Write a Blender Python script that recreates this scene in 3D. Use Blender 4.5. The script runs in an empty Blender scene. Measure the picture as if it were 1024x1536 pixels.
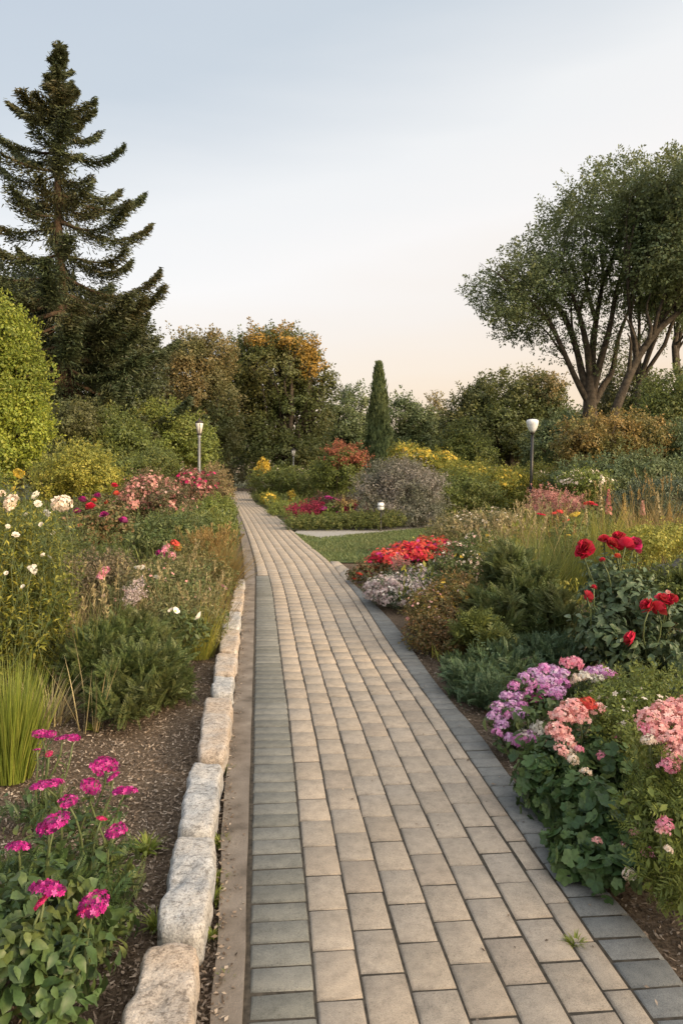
import bpy, math, random
import numpy as np
from math import radians as R

S = bpy.context.scene
COL = S.collection
# ---------------------------------------------------------------- camera
F, H, HY, CX = 1100.0, 1.65, 708.0, 512.0      # focal length (photo pixels), eye height, horizon row, centre column
cam = bpy.data.cameras.new('camera'); co = bpy.data.objects.new('camera', cam); COL.objects.link(co)
co.location = (0, 0, H); co.rotation_euler = (R(90), 0, 0)
cam.sensor_fit = 'VERTICAL'; cam.sensor_height = 36.0; cam.lens = F/1536*36.0
cam.shift_y = (HY-768)/1536; cam.clip_start = .05; cam.clip_end = 3000
S.camera = co
# ---------------------------------------------------------------- sky and sun
SUN_EL, SUN_AZ = 21.0, 126.0                    # azimuth clockwise from +Y (the view direction)
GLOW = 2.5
W = bpy.data.worlds.new('World'); S.world = W; W.use_nodes = True
nt = W.node_tree; nt.nodes.clear()
out = nt.nodes.new('ShaderNodeOutputWorld')
sky = nt.nodes.new('ShaderNodeTexSky'); sky.sky_type = 'NISHITA'; sky.sun_disc = False
sky.sun_elevation = R(SUN_EL); sky.sun_rotation = R(SUN_AZ)
bg1 = nt.nodes.new('ShaderNodeBackground'); bg1.inputs[1].default_value = .1
nt.links.new(sky.outputs[0], bg1.inputs[0])
tc = nt.nodes.new('ShaderNodeTexCoord'); sx = nt.nodes.new('ShaderNodeSeparateXYZ')
nt.links.new(tc.outputs['Generated'], sx.inputs[0])
rp = nt.nodes.new('ShaderNodeValToRGB')
stops = [(0.0, (.86, .60, .38)), (.06, (.89, .68, .48)), (.12, (.90, .77, .64)), (.19, (.89, .82, .755)),
         (.28, (.91, .88, .855)), (.38, (.84, .845, .845)), (.52, (.575, .635, .695)), (.75, (.48, .55, .65)), (1.0, (.46, .53, .63))]
el = rp.color_ramp.elements
while len(el) < len(stops): el.new(.5)
for e, (p, c) in zip(el, stops): e.position = p; e.color = (*c, 1)
mp = nt.nodes.new('ShaderNodeMapping'); mp.inputs['Scale'].default_value = (1.2, 1.2, 7); mp.inputs['Rotation'].default_value = (.06, .10, 0)
nz_ = nt.nodes.new('ShaderNodeTexNoise'); nz_.inputs['Scale'].default_value = 1.6; nz_.inputs['Detail'].default_value = 5
nt.links.new(tc.outputs['Generated'], mp.inputs[0]); nt.links.new(mp.outputs[0], nz_.inputs['Vector'])
ma = nt.nodes.new('ShaderNodeMath'); ma.operation = 'MULTIPLY_ADD'; ma.inputs[1].default_value = .10; ma.inputs[2].default_value = -.05
nt.links.new(nz_.outputs['Fac'], ma.inputs[0])
m3 = nt.nodes.new('ShaderNodeMath'); m3.operation = 'ADD'; nt.links.new(sx.outputs[2], m3.inputs[0]); nt.links.new(ma.outputs[0], m3.inputs[1])
# paler towards the right, bluer towards the left, except close to the horizon
q1 = nt.nodes.new('ShaderNodeMath'); q1.operation = 'MULTIPLY'; q1.use_clamp = True; q1.inputs[1].default_value = 3.2; nt.links.new(sx.outputs[2], q1.inputs[0])
q2 = nt.nodes.new('ShaderNodeMath'); q2.operation = 'MULTIPLY'; nt.links.new(q1.outputs[0], q2.inputs[0]); nt.links.new(sx.outputs[0], q2.inputs[1])
q3 = nt.nodes.new('ShaderNodeMath'); q3.operation = 'MULTIPLY_ADD'; q3.inputs[1].default_value = -.25; nt.links.new(q2.outputs[0], q3.inputs[0]); nt.links.new(m3.outputs[0], q3.inputs[2])
nt.links.new(q3.outputs[0], rp.inputs[0])
bg2 = nt.nodes.new('ShaderNodeBackground'); bg2.inputs[1].default_value = 1.0
nt.links.new(rp.outputs[0], bg2.inputs[0])
mxs = nt.nodes.new('ShaderNodeMixShader'); mxs.inputs[0].default_value = .86
nt.links.new(bg1.outputs[0], mxs.inputs[1]); nt.links.new(bg2.outputs[0], mxs.inputs[2])
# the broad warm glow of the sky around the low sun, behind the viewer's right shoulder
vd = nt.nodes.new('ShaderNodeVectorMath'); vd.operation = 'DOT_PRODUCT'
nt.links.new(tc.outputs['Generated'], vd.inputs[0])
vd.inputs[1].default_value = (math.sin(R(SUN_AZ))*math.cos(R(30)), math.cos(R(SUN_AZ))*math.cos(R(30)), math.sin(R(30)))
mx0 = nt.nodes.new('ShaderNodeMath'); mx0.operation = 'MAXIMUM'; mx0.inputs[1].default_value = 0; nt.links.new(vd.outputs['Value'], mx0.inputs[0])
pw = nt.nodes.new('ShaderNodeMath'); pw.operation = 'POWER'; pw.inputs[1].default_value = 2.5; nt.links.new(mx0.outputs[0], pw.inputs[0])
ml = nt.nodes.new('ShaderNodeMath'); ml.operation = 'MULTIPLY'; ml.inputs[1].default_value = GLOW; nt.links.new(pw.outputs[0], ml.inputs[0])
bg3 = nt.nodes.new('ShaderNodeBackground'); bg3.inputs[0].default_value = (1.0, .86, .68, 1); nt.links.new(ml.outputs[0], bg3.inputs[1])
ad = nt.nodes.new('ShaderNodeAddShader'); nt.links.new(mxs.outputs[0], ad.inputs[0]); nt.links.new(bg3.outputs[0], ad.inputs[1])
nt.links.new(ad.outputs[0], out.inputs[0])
sl = bpy.data.lights.new('sun', 'SUN'); so = bpy.data.objects.new('sun', sl); COL.objects.link(so)
sl.energy = 3.4; sl.angle = R(11); sl.color = (1.0, .73, .44)
so.rotation_euler = (R(90-SUN_EL), 0, R(180-SUN_AZ))
so.location = (30, -20, 30)
S.view_settings.view_transform = 'Standard'; S.view_settings.look = 'None'
S.view_settings.exposure = 0.25; S.view_settings.gamma = 1
cy = S.cycles
cy.max_bounces = 6; cy.diffuse_bounces = 3; cy.glossy_bounces = 2; cy.transmission_bounces = 4
cy.use_denoising = True; cy.caustics_reflective = False; cy.caustics_refractive = False

# ---------------------------------------------------------------- maths helpers
rg = np.random.default_rng(7)
A = np.array
def X(px, Y): return (px-CX)*Y/F
def Z(py, Y): return H-(py-HY)*Y/F
def G(px, py, z=0.0):
    Y = F*(H-z)/(py-HY); return A([(px-CX)*Y/F, Y, z])
def P3(px, py, Y): return A([X(px, Y), Y, Z(py, Y)])
def EL(px, py, rx, ry, Y, dep=None, m=0):
    return (P3(px, py, Y), A([rx*Y/F, dep if dep else rx*Y/F*.85, ry*Y/F]), m)
def nrm(v): return v/np.maximum(np.linalg.norm(v, axis=-1, keepdims=True), 1e-9)
def rdir(n): return nrm(rg.normal(size=(n, 3)))

# ---------------------------------------------------------------- mesh builder
class MB:
    def __init__(s): s.v = []; s.n = 0; s.f = []
    def add(s, V, faces, mi=0):
        V = np.asarray(V, float); off = s.n; s.v.append(V); s.n += len(V)
        by = {}
        for f in faces: by.setdefault(len(f), []).append(f)
        for k, fs in by.items(): s.f.append((np.asarray(fs, np.int64)+off, mi))
    def scat(s, tpl, P, D, N, Sc, mi=0):
        tv, tf = tpl; P = np.asarray(P, float); n = len(P)
        if n == 0: return
        x = nrm(np.asarray(D, float)); y = nrm(np.cross(np.asarray(N, float), x)); z = np.cross(x, y)
        Sc = np.asarray(Sc, float)
        if Sc.ndim == 0: Sc = np.full((n, 3), float(Sc))
        if Sc.ndim == 1: Sc = np.repeat(Sc[:, None], 3, 1)
        t = tv[None]*Sc[:, None, :]
        V = P[:, None]+t[..., 0:1]*x[:, None]+t[..., 1:2]*y[:, None]+t[..., 2:3]*z[:, None]
        k = len(tv); off = s.n+np.arange(n)*k
        s.v.append(V.reshape(-1, 3)); s.n += n*k
        mi = np.asarray(mi)
        for sz in sorted({len(f) for f in tf}):
            fa = np.asarray([f for f in tf if len(f) == sz], np.int64)
            allf = (off[:, None, None]+fa[None]).reshape(-1, sz)
            s.f.append((allf, mi if mi.ndim == 0 else np.repeat(mi, len(fa))))
    def tube(s, pts, rad, n=6, mi=0, cap=True):
        pts = np.asarray(pts, float); m = len(pts)
        rad = np.full(m, rad) if np.ndim(rad) == 0 else np.asarray(rad, float)
        d = nrm(np.gradient(pts, axis=0)); ref = A([0.31, .95, .1]) if abs(d[0][2]) > .5 else A([0, .1, 1.])
        a = nrm(np.cross(d, ref)); b = np.cross(d, a)
        th = np.arange(n)*2*math.pi/n
        V = pts[:, None]+rad[:, None, None]*(np.cos(th)[None, :, None]*a[:, None]+np.sin(th)[None, :, None]*b[:, None])
        fs = [(i*n+j, i*n+(j+1) % n, (i+1)*n+(j+1) % n, (i+1)*n+j) for i in range(m-1) for j in range(n)]
        if cap: fs.append(tuple((m-1)*n+j for j in range(n)))
        s.add(V.reshape(-1, 3), fs, mi)
    def lathe(s, prof, c=(0, 0, 0), n=20, mi=0):
        th = np.arange(n)*2*math.pi/n
        V = [(c[0]+r*math.cos(t), c[1]+r*math.sin(t), c[2]+z) for r, z in prof for t in th]
        fs = [(i*n+j, i*n+(j+1) % n, (i+1)*n+(j+1) % n, (i+1)*n+j) for i in range(len(prof)-1) for j in range(n)]
        fs.append(tuple(reversed(range(n)))); fs.append(tuple((len(prof)-1)*n+j for j in range(n)))
        s.add(V, fs, mi)
    def box(s, c, h, mi=0):
        V = [(c[0]+sx*h[0], c[1]+sy*h[1], c[2]+sz*h[2]) for sz in (-1, 1) for sy in (-1, 1) for sx in (-1, 1)]
        s.add(V, [(0, 2, 3, 1), (4, 5, 7, 6), (0, 1, 5, 4), (2, 6, 7, 3), (0, 4, 6, 2), (1, 3, 7, 5)], mi)
    def build(s, name, mats, parent=None, smooth=False, org=None):
        if not s.v: return None
        V = np.concatenate(s.v)
        if org is not None: V = V-np.asarray(org)
        me = bpy.data.meshes.new(name)
        me.vertices.add(len(V)); me.vertices.foreach_set('co', V.astype(np.float32).ravel())
        lv = np.concatenate([f.ravel() for f, _ in s.f]); tot = np.concatenate([np.full(len(f), f.shape[1]) for f, _ in s.f])
        mi = np.concatenate([np.full(len(f), m) if np.ndim(m) == 0 else m for f, m in s.f])
        me.loops.add(len(lv)); me.loops.foreach_set('vertex_index', lv.astype(np.int32))
        me.polygons.add(len(tot)); st = np.concatenate([[0], np.cumsum(tot)[:-1]])
        me.polygons.foreach_set('loop_start', st.astype(np.int32))
        me.polygons.foreach_set('material_index', mi.astype(np.int32))
        if smooth: me.polygons.foreach_set('use_smooth', np.ones(len(tot), bool))
        me.update(calc_edges=True)
        for m in (mats if isinstance(mats, (list, tuple)) else [mats]): me.materials.append(m)
        o = bpy.data.objects.new(name, me); COL.objects.link(o)
        if parent is not None: o.parent = parent
        elif org is not None: o.location = org
        return o

def tag(o, label=None, cat=None, group=None, kind=None):
    if label: o['label'] = label
    if cat: o['category'] = cat
    if group: o['group'] = group
    if kind: o['kind'] = kind
    return o
def thing(name, label, cat, loc, group=None):
    o = bpy.data.objects.new(name, None); COL.objects.link(o); o.location = tuple(loc); o.empty_display_size = .1
    return tag(o, label, cat, group)
def dup(root, loc, rz=0, sc=1.0, label=None, group=None):
    r = root.copy(); COL.objects.link(r); r.location = tuple(loc); r.rotation_euler = (0, 0, rz); r.scale = (sc,)*3
    if label: r['label'] = label
    if group: r['group'] = group
    for ch in root.children:
        c = ch.copy(); COL.objects.link(c); c.parent = r
    return r

# ---------------------------------------------------------------- templates (x along, y across, z up)
LEAF = (A([(0, 0, 0), (.45, .5, .09), (1, 0, -.04), (.45, -.5, .09)]), [(0, 2, 1), (0, 3, 2)])
NEED = (A([(0, -.5, 0), (.9, -.3, -.02), (1, .1, -.04), (.1, .5, .02)]), [(0, 1, 2, 3)])
def _ovate(n=9, arch=.22):
    v = []; f = []
    for i in range(n+1):
        t = i/n; w = .52*math.sin(math.pi*t**.72)**.9*(1-.12*(i % 2))+.004; z = .05*math.sin(math.pi*t)-arch*t*t
        v += [(t, 0, z), (t+.03*(i % 2), w, z+.16*w+.02*math.sin(t*14)), (t+.03*(i % 2), -w, z+.16*w-.02*math.sin(t*13))]
        if i: b = 3*i; f += [(b-3, b, b+1, b-2), (b-3, b-1, b+2, b)]
    return (A(v), f)
BIG = _ovate()
_a = np.linspace(-math.pi*.93, math.pi*.93, 29); _l = 1+.10*np.cos(_a*5.0)+.05*np.cos(_a*15)
ROUND = (np.concatenate([[(.36, 0, -.06)], np.stack([.40+.28*np.cos(_a)*_l, .29*np.sin(_a)*_l, .0+.03*np.cos(_a*5)], 1), np.stack([.42+.54*np.cos(_a)*_l, .57*np.sin(_a)*_l, .08+.05*np.cos(_a*5)], 1)]),
         [(0, i, i+1) for i in range(1, 29)]+[(i, i+29, i+30, i+1) for i in range(1, 29)])
PETAL = (A([(0, 0, 0), (.45, 0, .02), (1, 0, .22), (.4, .42, .14), (.86, .52, .3), (.4, -.42, .14), (.86, -.52, .3)]),
         [(0, 1, 3), (1, 2, 4, 3), (0, 5, 1), (1, 5, 6, 2)])
def _floret(n):
    v = [(0, 0, 0)]; f = []
    for k in range(n):
        a = k*2*math.pi/n; w = math.pi/n*.85; b = len(v)
        v += [(.62*math.cos(a-w), .62*math.sin(a-w), .16), (1.0*math.cos(a-w*.35), 1.0*math.sin(a-w*.35), .1), (1.0*math.cos(a+w*.35), 1.0*math.sin(a+w*.35), .1), (.62*math.cos(a+w), .62*math.sin(a+w), .16)]
        f.append((0, b, b+1, b+2, b+3))
    return (A(v), f)
FLO = _floret(5)
def _frond(n, droop=.25, w=.34, up=.0):
    v = []; f = []
    for i in range(n):
        t = (i+.6)/n; x = t; z = -droop*t*t
        L = w*(math.sin(math.pi*min(1, .18+t*.82))*.9+.12)
        for sg in (1, -1):
            b = len(v); dx, dy = .62*L, .78*L*sg
            v += [(x, 0, z), (x+dx*.5-.012, dy*.5+.02*sg, z+.02+up), (x+dx, dy, z-.03), (x+dx*.5+.03, dy*.5-.02*sg, z+up)]
            f.append((b, b+1, b+2, b+3) if sg < 0 else (b, b+3, b+2, b+1))
    return (A(v), f)
FROND_F = _frond(13, .22, .24); FROND = _frond(9); FROND_S = _frond(6, .1, .42)
def _blade(n=5, bend=.5):
    v = []; f = []
    for i in range(n+1):
        t = i/n; w = .5*(1-t**2.2)+.02; x = t*(1-.18*bend*t); z = -bend*t*t*.5
        v += [(x, w, z), (x, -w, z)]
        if i: b = 2*i; f.append((b-2, b-1, b+1, b))
    return (A(v), f)
BLADE = _blade(); BLADE_S = _blade(4, .2); BLADE_C = _blade(6, 1.1)

# ---------------------------------------------------------------- materials
def mat_base(name):
    m = bpy.data.materials.new(name); m.use_nodes = True; n = m.node_tree; n.nodes.clear()
    o = n.nodes.new('ShaderNodeOutputMaterial'); p = n.nodes.new('ShaderNodeBsdfPrincipled'); n.links.new(p.outputs[0], o.inputs[0])
    return m, n, p, o
def ramp(n, src, cols, lo=0., hi=1.):
    r = n.nodes.new('ShaderNodeValToRGB'); e = r.color_ramp.elements
    while len(e) < len(cols): e.new(.5)
    for i, c in enumerate(cols): e[i].position = lo+(hi-lo)*i/(len(cols)-1); e[i].color = (*c, 1)
    n.links.new(src, r.inputs[0]); return r
def noise(n, scale, det=3, rough=.55, coord='Object'):
    t = n.nodes.new('ShaderNodeTexCoord'); x = n.nodes.new('ShaderNodeTexNoise'); x.inputs['Scale'].default_value = scale
    x.inputs['Detail'].default_value = det; x.inputs['Roughness'].default_value = rough
    n.links.new(t.outputs[coord], x.inputs['Vector']); return x.outputs['Fac']
def mix(n, a, b, fac, mode='MIX'):
    m = n.nodes.new('ShaderNodeMix'); m.data_type = 'RGBA'; m.blend_type = mode
    if isinstance(fac, (int, float)): m.inputs[0].default_value = fac
    else: n.links.new(fac, m.inputs[0])
    for k, s in ((6, a), (7, b)):
        if isinstance(s, tuple): m.inputs[k].default_value = (*s, 1)
        else: n.links.new(s, m.inputs[k])
    return m.outputs[2]
def leafmat(name, cols, patch=None, pscale=1.2, trans=.3, rough=.5, spec=.35):
    m, n, p, o = mat_base(name)
    g = n.nodes.new('ShaderNodeNewGeometry')
    c = ramp(n, g.outputs['Random Per Island'], cols).outputs[0]
    if patch:
        f = ramp(n, noise(n, pscale, 2), [(0, 0, 0), (1, 1, 1)], .42, .62).outputs[0]
        c2 = ramp(n, g.outputs['Random Per Island'], patch).outputs[0]
        c = mix(n, c, c2, f)
    if trans > 0: c = mix(n, c, ramp(n, noise(n, 70, 3, .65), [(.66, .64, .6), (1, 1, 1), (1.25, 1.22, 1.1)], .3, .7).outputs[0], .8, 'MULTIPLY')
    n.links.new(c, p.inputs['Base Color']); p.inputs['Roughness'].default_value = rough
    p.inputs['Specular IOR Level'].default_value = spec
    t = n.nodes.new('ShaderNodeBsdfTranslucent'); n.links.new(mix(n, c, (1.0, .95, .45), .12), t.inputs[0])
    x = n.nodes.new('ShaderNodeMixShader'); x.inputs[0].default_value = trans*.75
    n.links.new(p.outputs[0], x.inputs[1]); n.links.new(t.outputs[0], x.inputs[2]); n.links.new(x.outputs[0], o.inputs[0])
    return m
def sc(c, k): return tuple(min(1, v*k) for v in c)
def green(name, c, var=.45, patch=None, **k):
    return leafmat(name, [sc(c, 1-var), c, (min(1, c[0]*(1+var)*1.12), min(1, c[1]*(1+var)), c[2]*(1+var*.5))], patch, **k)
M = {}
M['bright'] = leafmat('bright_leaves', [(.15, .20, .025), (.25, .30, .035), (.36, .37, .05)], [(.12, .17, .025), (.19, .24, .035), (.27, .27, .045)], .5, trans=.4)
M['conifer'] = leafmat('conifer_needles', [(.035, .055, .028), (.06, .085, .038), (.10, .115, .05)], [(.055, .065, .028), (.11, .09, .036), (.06, .08, .032)], .22, trans=.15)
M['dark'] = green('dark_leaves', (.075, .095, .036), patch=[(.09, .09, .032), (.14, .13, .045)], pscale=.25)
M['deep'] = green('deep_green_leaves', (.10, .145, .068), patch=[(.12, .155, .065), (.17, .19, .075)], pscale=.3)
M['mid'] = green('mid_green_leaves', (.11, .145, .035), patch=[(.08, .12, .035), (.17, .165, .04)], pscale=.5)
M['fresh'] = green('fresh_green_leaves', (.15, .195, .04), patch=[(.12, .165, .04), (.22, .22, .05)], pscale=.8)
M['oak'] = green('oak_leaves', (.085, .11, .034), patch=[(.11, .125, .04), (.16, .145, .042)], pscale=.2)
M['gold'] = leafmat('gold_leaves', [(.16, .12, .03), (.34, .20, .035), (.45, .27, .04)], trans=.35)
M['brown'] = leafmat('russet_leaves', [(.14, .13, .05), (.24, .18, .075), (.33, .23, .09)], [(.13, .14, .055), (.20, .19, .08)], .3)
M['orange'] = leafmat('orange_brown_leaves', [(.15, .12, .04), (.27, .17, .05), (.36, .23, .065)], [(.11, .125, .04), (.19, .17, .05)], .8)
M['grey'] = leafmat('grey_lilac_leaves', [(.13, .125, .10), (.22, .20, .175), (.33, .29, .27)], [(.10, .115, .075), (.17, .17, .13)], 1.0, trans=.2)
M['greygreen'] = leafmat('grey_green_leaves', [(.06, .085, .05), (.10, .13, .075), (.15, .18, .11)], [(.05, .075, .05), (.09, .11, .07)], 1.2, trans=.2)
M['feather'] = leafmat('feathery_leaves', [(.04, .07, .02), (.085, .125, .036), (.15, .18, .06)], [(.06, .085, .026), (.14, .15, .05)], 2.5, trans=.25)
M['juniper'] = leafmat('blue_green_fronds', [(.035, .075, .035), (.07, .125, .06), (.13, .18, .09)], trans=.2)
M['yg'] = leafmat('yellow_green_leaves', [(.17, .20, .03), (.31, .30, .05), (.45, .39, .07)], [(.13, .16, .03), (.24, .24, .045)], 1.0, trans=.35)
M['yellow'] = leafmat('yellow_blossom', [(.45, .30, .03), (.65, .45, .05), (.75, .58, .10)], trans=.3)
M['mixed'] = leafmat('mixed_green_leaves', [(.06, .09, .028), (.12, .15, .05), (.22, .22, .09)], [(.13, .13, .05), (.24, .2, .1)], 3.0, trans=.3)
M['gold2'] = leafmat('golden_grass', [(.20, .14, .05), (.33, .22, .08), (.44, .30, .12)], [(.14, .13, .05), (.22, .19, .07)], 1.8, trans=.3)
M['straw'] = leafmat('straw_stems', [(.20, .16, .08), (.34, .27, .14), (.45, .38, .2)], trans=.2)
M['heath'] = leafmat('rusty_heath_leaves', [(.07, .07, .025), (.14, .09, .04), (.24, .12, .05)], [(.09, .10, .03), (.20, .15, .04)], 4, trans=.25)
M['grass'] = leafmat('grass_blades', [(.12, .17, .025), (.2, .25, .035), (.30, .31, .06)], trans=.35)
M['lawn'] = leafmat('lawn_blades', [(.085, .125, .045), (.12, .165, .058), (.165, .195, .075)], [(.11, .14, .05), (.16, .175, .07)], .8, trans=.25)
M['bigleaf'] = leafmat('large_leaves', [(.03, .06, .02), (.06, .11, .035), (.10, .16, .055)], [(.06, .09, .026), (.15, .17, .045)], 5, trans=.25, rough=.45)
M['rose_leaf'] = leafmat('rose_leaves', [(.045, .08, .036), (.075, .115, .055), (.12, .16, .08)], trans=.2, rough=.42)
M['geran'] = leafmat('scalloped_leaves', [(.03, .065, .022), (.06, .115, .038), (.11, .17, .055)], trans=.25)
M['twig'] = leafmat('twigs', [(.06, .045, .03), (.10, .075, .05), (.14, .11, .075)], trans=.0)
M['stem'] = leafmat('green_stems', [(.07, .10, .035), (.10, .13, .05), (.15, .17, .07)], trans=.1)
def petal(name, cols, **k): return leafmat(name, cols, trans=k.pop('trans', .3), rough=.55, spec=.2, **k)
M['magenta'] = petal('magenta_petals', [(.08, .004, .06), (.24, .006, .13), (.42, .012, .20), (.54, .03, .26), (.68, .14, .42)])
M['magdark'] = petal('crimson_petals', [(.30, .005, .06), (.52, .015, .13), (.66, .05, .2)])
M['red'] = petal('red_petals', [(.34, .005, .025), (.56, .012, .055), (.70, .035, .10)])
M['coral'] = petal('coral_petals', [(.55, .03, .04), (.74, .10, .07), (.80, .20, .12)])
M['salmon'] = petal('salmon_petals', [(.76, .30, .31), (.87, .47, .45), (.92, .66, .61)])
M['pink'] = petal('pink_petals', [(.70, .18, .30), (.82, .34, .45), (.88, .5, .56)])
M['lilac'] = petal('lilac_petals', [(.44, .16, .44), (.66, .36, .64), (.78, .52, .76), (.88, .78, .86)])
M['lilacp'] = petal('lilac_pink_petals', [(.60, .16, .48), (.74, .32, .62), (.82, .5, .74)])
M['white'] = petal('white_petals', [(.72, .66, .58), (.82, .78, .70), (.86, .84, .80)])
M['cream'] = petal('cream_pink_petals', [(.78, .60, .48), (.85, .72, .60), (.88, .80, .70)])
M['burg'] = petal('burgundy_leaves', [(.14, .012, .03), (.26, .02, .06), (.40, .04, .10)])
M['dusty'] = petal('dusty_pink_blossom', [(.34, .12, .12), (.50, .22, .20), (.62, .36, .30)])
M['dustyred'] = petal('coral_pink_petals', [(.42, .10, .10), (.58, .18, .17), (.68, .32, .28)])
M['mound'] = petal('pale_mauve_blossom', [(.38, .27, .29), (.55, .45, .45), (.70, .62, .60)])

def solid(name, cols, nscale, det=4, bump=.2, bscale=None, rough=.85, bdist=.01, spec=.25):
    m, n, p, o = mat_base(name)
    c = ramp(n, noise(n, nscale, det), cols, .3, .7).outputs[0]
    n.links.new(c, p.inputs['Base Color']); p.inputs['Roughness'].default_value = rough; p.inputs['Specular IOR Level'].default_value = spec
    b = n.nodes.new('ShaderNodeBump'); b.inputs['Strength'].default_value = bump; b.inputs['Distance'].default_value = bdist
    n.links.new(noise(n, bscale or nscale*2, 6, .65), b.inputs['Height']); n.links.new(b.outputs[0], p.inputs['Normal'])
    return m
def paver_mat(name, cols, stain, speck):
    m, n, p, o = mat_base(name)
    g = n.nodes.new('ShaderNodeNewGeometry')
    c = ramp(n, g.outputs['Random Per Island'], cols).outputs[0]
    big = ramp(n, noise(n, 2.3, 5, .6), [(0, 0, 0), (1, 1, 1)], .38, .72).outputs[0]
    c = mix(n, c, stain, mix(n, (0, 0, 0), (.55, .55, .55), big))
    mid = ramp(n, noise(n, 18, 6, .7), [(.72, .72, .72), (1.0, 1.0, 1.0), (1.22, 1.2, 1.17)], .3, .7).outputs[0]
    c = mix(n, c, mid, .8, 'MULTIPLY')
    sp = ramp(n, noise(n, 330, 2, .7), [speck, (1, 1, 1), (1.25, 1.22, 1.18)], .30, .68).outputs[0]
    c = mix(n, c, sp, .85, 'MULTIPLY')
    dk = ramp(n, noise(n, 95, 3, .7), [(.6, .58, .55), (1, 1, 1)], .3, .42).outputs[0]
    c = mix(n, c, dk, .7, 'MULTIPLY')
    n.links.new(c, p.inputs['Base Color']); p.inputs['Roughness'].default_value = .88; p.inputs['Specular IOR Level'].default_value = .25
    b = n.nodes.new('ShaderNodeBump'); b.inputs['Strength'].default_value = .45; b.inputs['Distance'].default_value = .003
    n.links.new(noise(n, 240, 4, .7), b.inputs['Height'])
    b2 = n.nodes.new('ShaderNodeBump'); b2.inputs['Strength'].default_value = .35; b2.inputs['Distance'].default_value = .008
    n.links.new(noise(n, 22, 4, .6), b2.inputs['Height']); n.links.new(b.outputs[0], b2.inputs['Normal'])
    n.links.new(b2.outputs[0], p.inputs['Normal'])
    return m
M['tan'] = paver_mat('tan_concrete', [(.345, .29, .235), (.385, .325, .26), (.415, .35, .28), (.37, .318, .26), (.40, .345, .285)], (.28, .235, .18), (.55, .53, .5))
M['greyp'] = paver_mat('grey_concrete', [(.165, .165, .145), (.20, .20, .18), (.235, .23, .205)], (.13, .13, .115), (.5, .5, .5))
M['slate'] = paver_mat('slate_concrete', [(.165, .168, .162), (.195, .198, .19), (.23, .23, .22)], (.14, .14, .13), (.5, .5, .5))
M['kerb'] = solid('kerb_concrete', [(.09, .075, .06), (.17, .142, .115), (.215, .182, .15), (.27, .235, .195)], 5.5, 10, .7, 90, bdist=.006)
M['joint'] = solid('dark_joint_sand', [(.03, .026, .02), (.085, .072, .056)], 40, 4, .3)
M['gravel'] = solid('grey_side_path', [(.26, .25, .23), (.36, .345, .32)], 12, 6, .3, 60)
def soil_mat():
    m, n, p, o = mat_base('mulch_soil')
    c = ramp(n, noise(n, 55, 6, .75), [(.05, .036, .026), (.16, .12, .085), (.30, .235, .175)], .32, .70).outputs[0]
    big = ramp(n, noise(n, 2.2, 4), [(.7, .68, .66), (1.15, 1.12, 1.08)], .35, .65).outputs[0]
    n.links.new(mix(n, c, big, 1.0, 'MULTIPLY'), p.inputs['Base Color']); p.inputs['Roughness'].default_value = .95
    p.inputs['Specular IOR Level'].default_value = .15
    b = n.nodes.new('ShaderNodeBump'); b.inputs['Strength'].default_value = .9; b.inputs['Distance'].default_value = .02
    n.links.new(noise(n, 60, 6, .75), b.inputs['Height']); n.links.new(b.outputs[0], p.inputs['Normal'])
    return m
M['soil'] = soil_mat()
M['chip'] = leafmat('bark_chips', [(.07, .05, .036), (.16, .12, .088), (.27, .21, .16), (.42, .35, .28)], trans=0, rough=.9, spec=.15)
M['ground'] = solid('ground_grass_soil', [(.04, .045, .018), (.075, .08, .03), (.10, .085, .04)], 1.5, 6, .4, 20)
M['turf'] = solid('turf_base', [(.06, .085, .03), (.09, .12, .04)], 6, 5, .4, 60)
def granite(name, cols, warm):
    m, n, p, o = mat_base(name)
    c = ramp(n, noise(n, 14, 6, .65), cols, .3, .7).outputs[0]
    wf = ramp(n, noise(n, 4.0, 3), [(0, 0, 0), (1, 1, 1)], .45, .62).outputs[0]
    c = mix(n, c, mix(n, c, warm, .6), wf)
    sp = ramp(n, noise(n, 130, 4, .75), [(.35, .34, .33), (1, 1, 1), (1.3, 1.28, 1.24)], .32, .66).outputs[0]
    c = mix(n, c, sp, .85, 'MULTIPLY')
    pit = ramp(n, noise(n, 42, 4, .7), [(.42, .40, .38), (1, 1, 1)], .36, .5).outputs[0]
    c = mix(n, c, pit, .8, 'MULTIPLY')
    n.links.new(c, p.inputs['Base Color']); p.inputs['Roughness'].default_value = .85; p.inputs['Specular IOR Level'].default_value = .3
    b = n.nodes.new('ShaderNodeBump'); b.inputs['Strength'].default_value = .8; b.inputs['Distance'].default_value = .012
    n.links.new(noise(n, 38, 8, .7), b.inputs['Height']); n.links.new(b.outputs[0], p.inputs['Normal'])
    return m
M['granite'] = granite('warm_granite', [(.33, .29, .25), (.47, .42, .37), (.58, .53, .48)], (.47, .36, .26))
M['graniteg'] = granite('grey_granite', [(.24, .25, .26), (.42, .425, .425), (.60, .60, .60)], (.50, .46, .41))
M['bark'] = solid('bark', [(.028, .022, .016), (.06, .047, .034), (.10, .08, .058)], 5, 8, .8, 14, bdist=.05)
M['barkr'] = solid('conifer_bark', [(.04, .027, .018), (.085, .055, .035), (.13, .085, .052)], 4, 8, .8, 14, bdist=.05)
M['rock'] = solid('dark_boulder', [(.035, .033, .028), (.08, .075, .06), (.14, .125, .105)], 5, 8, .7, 20, bdist=.03)
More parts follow.
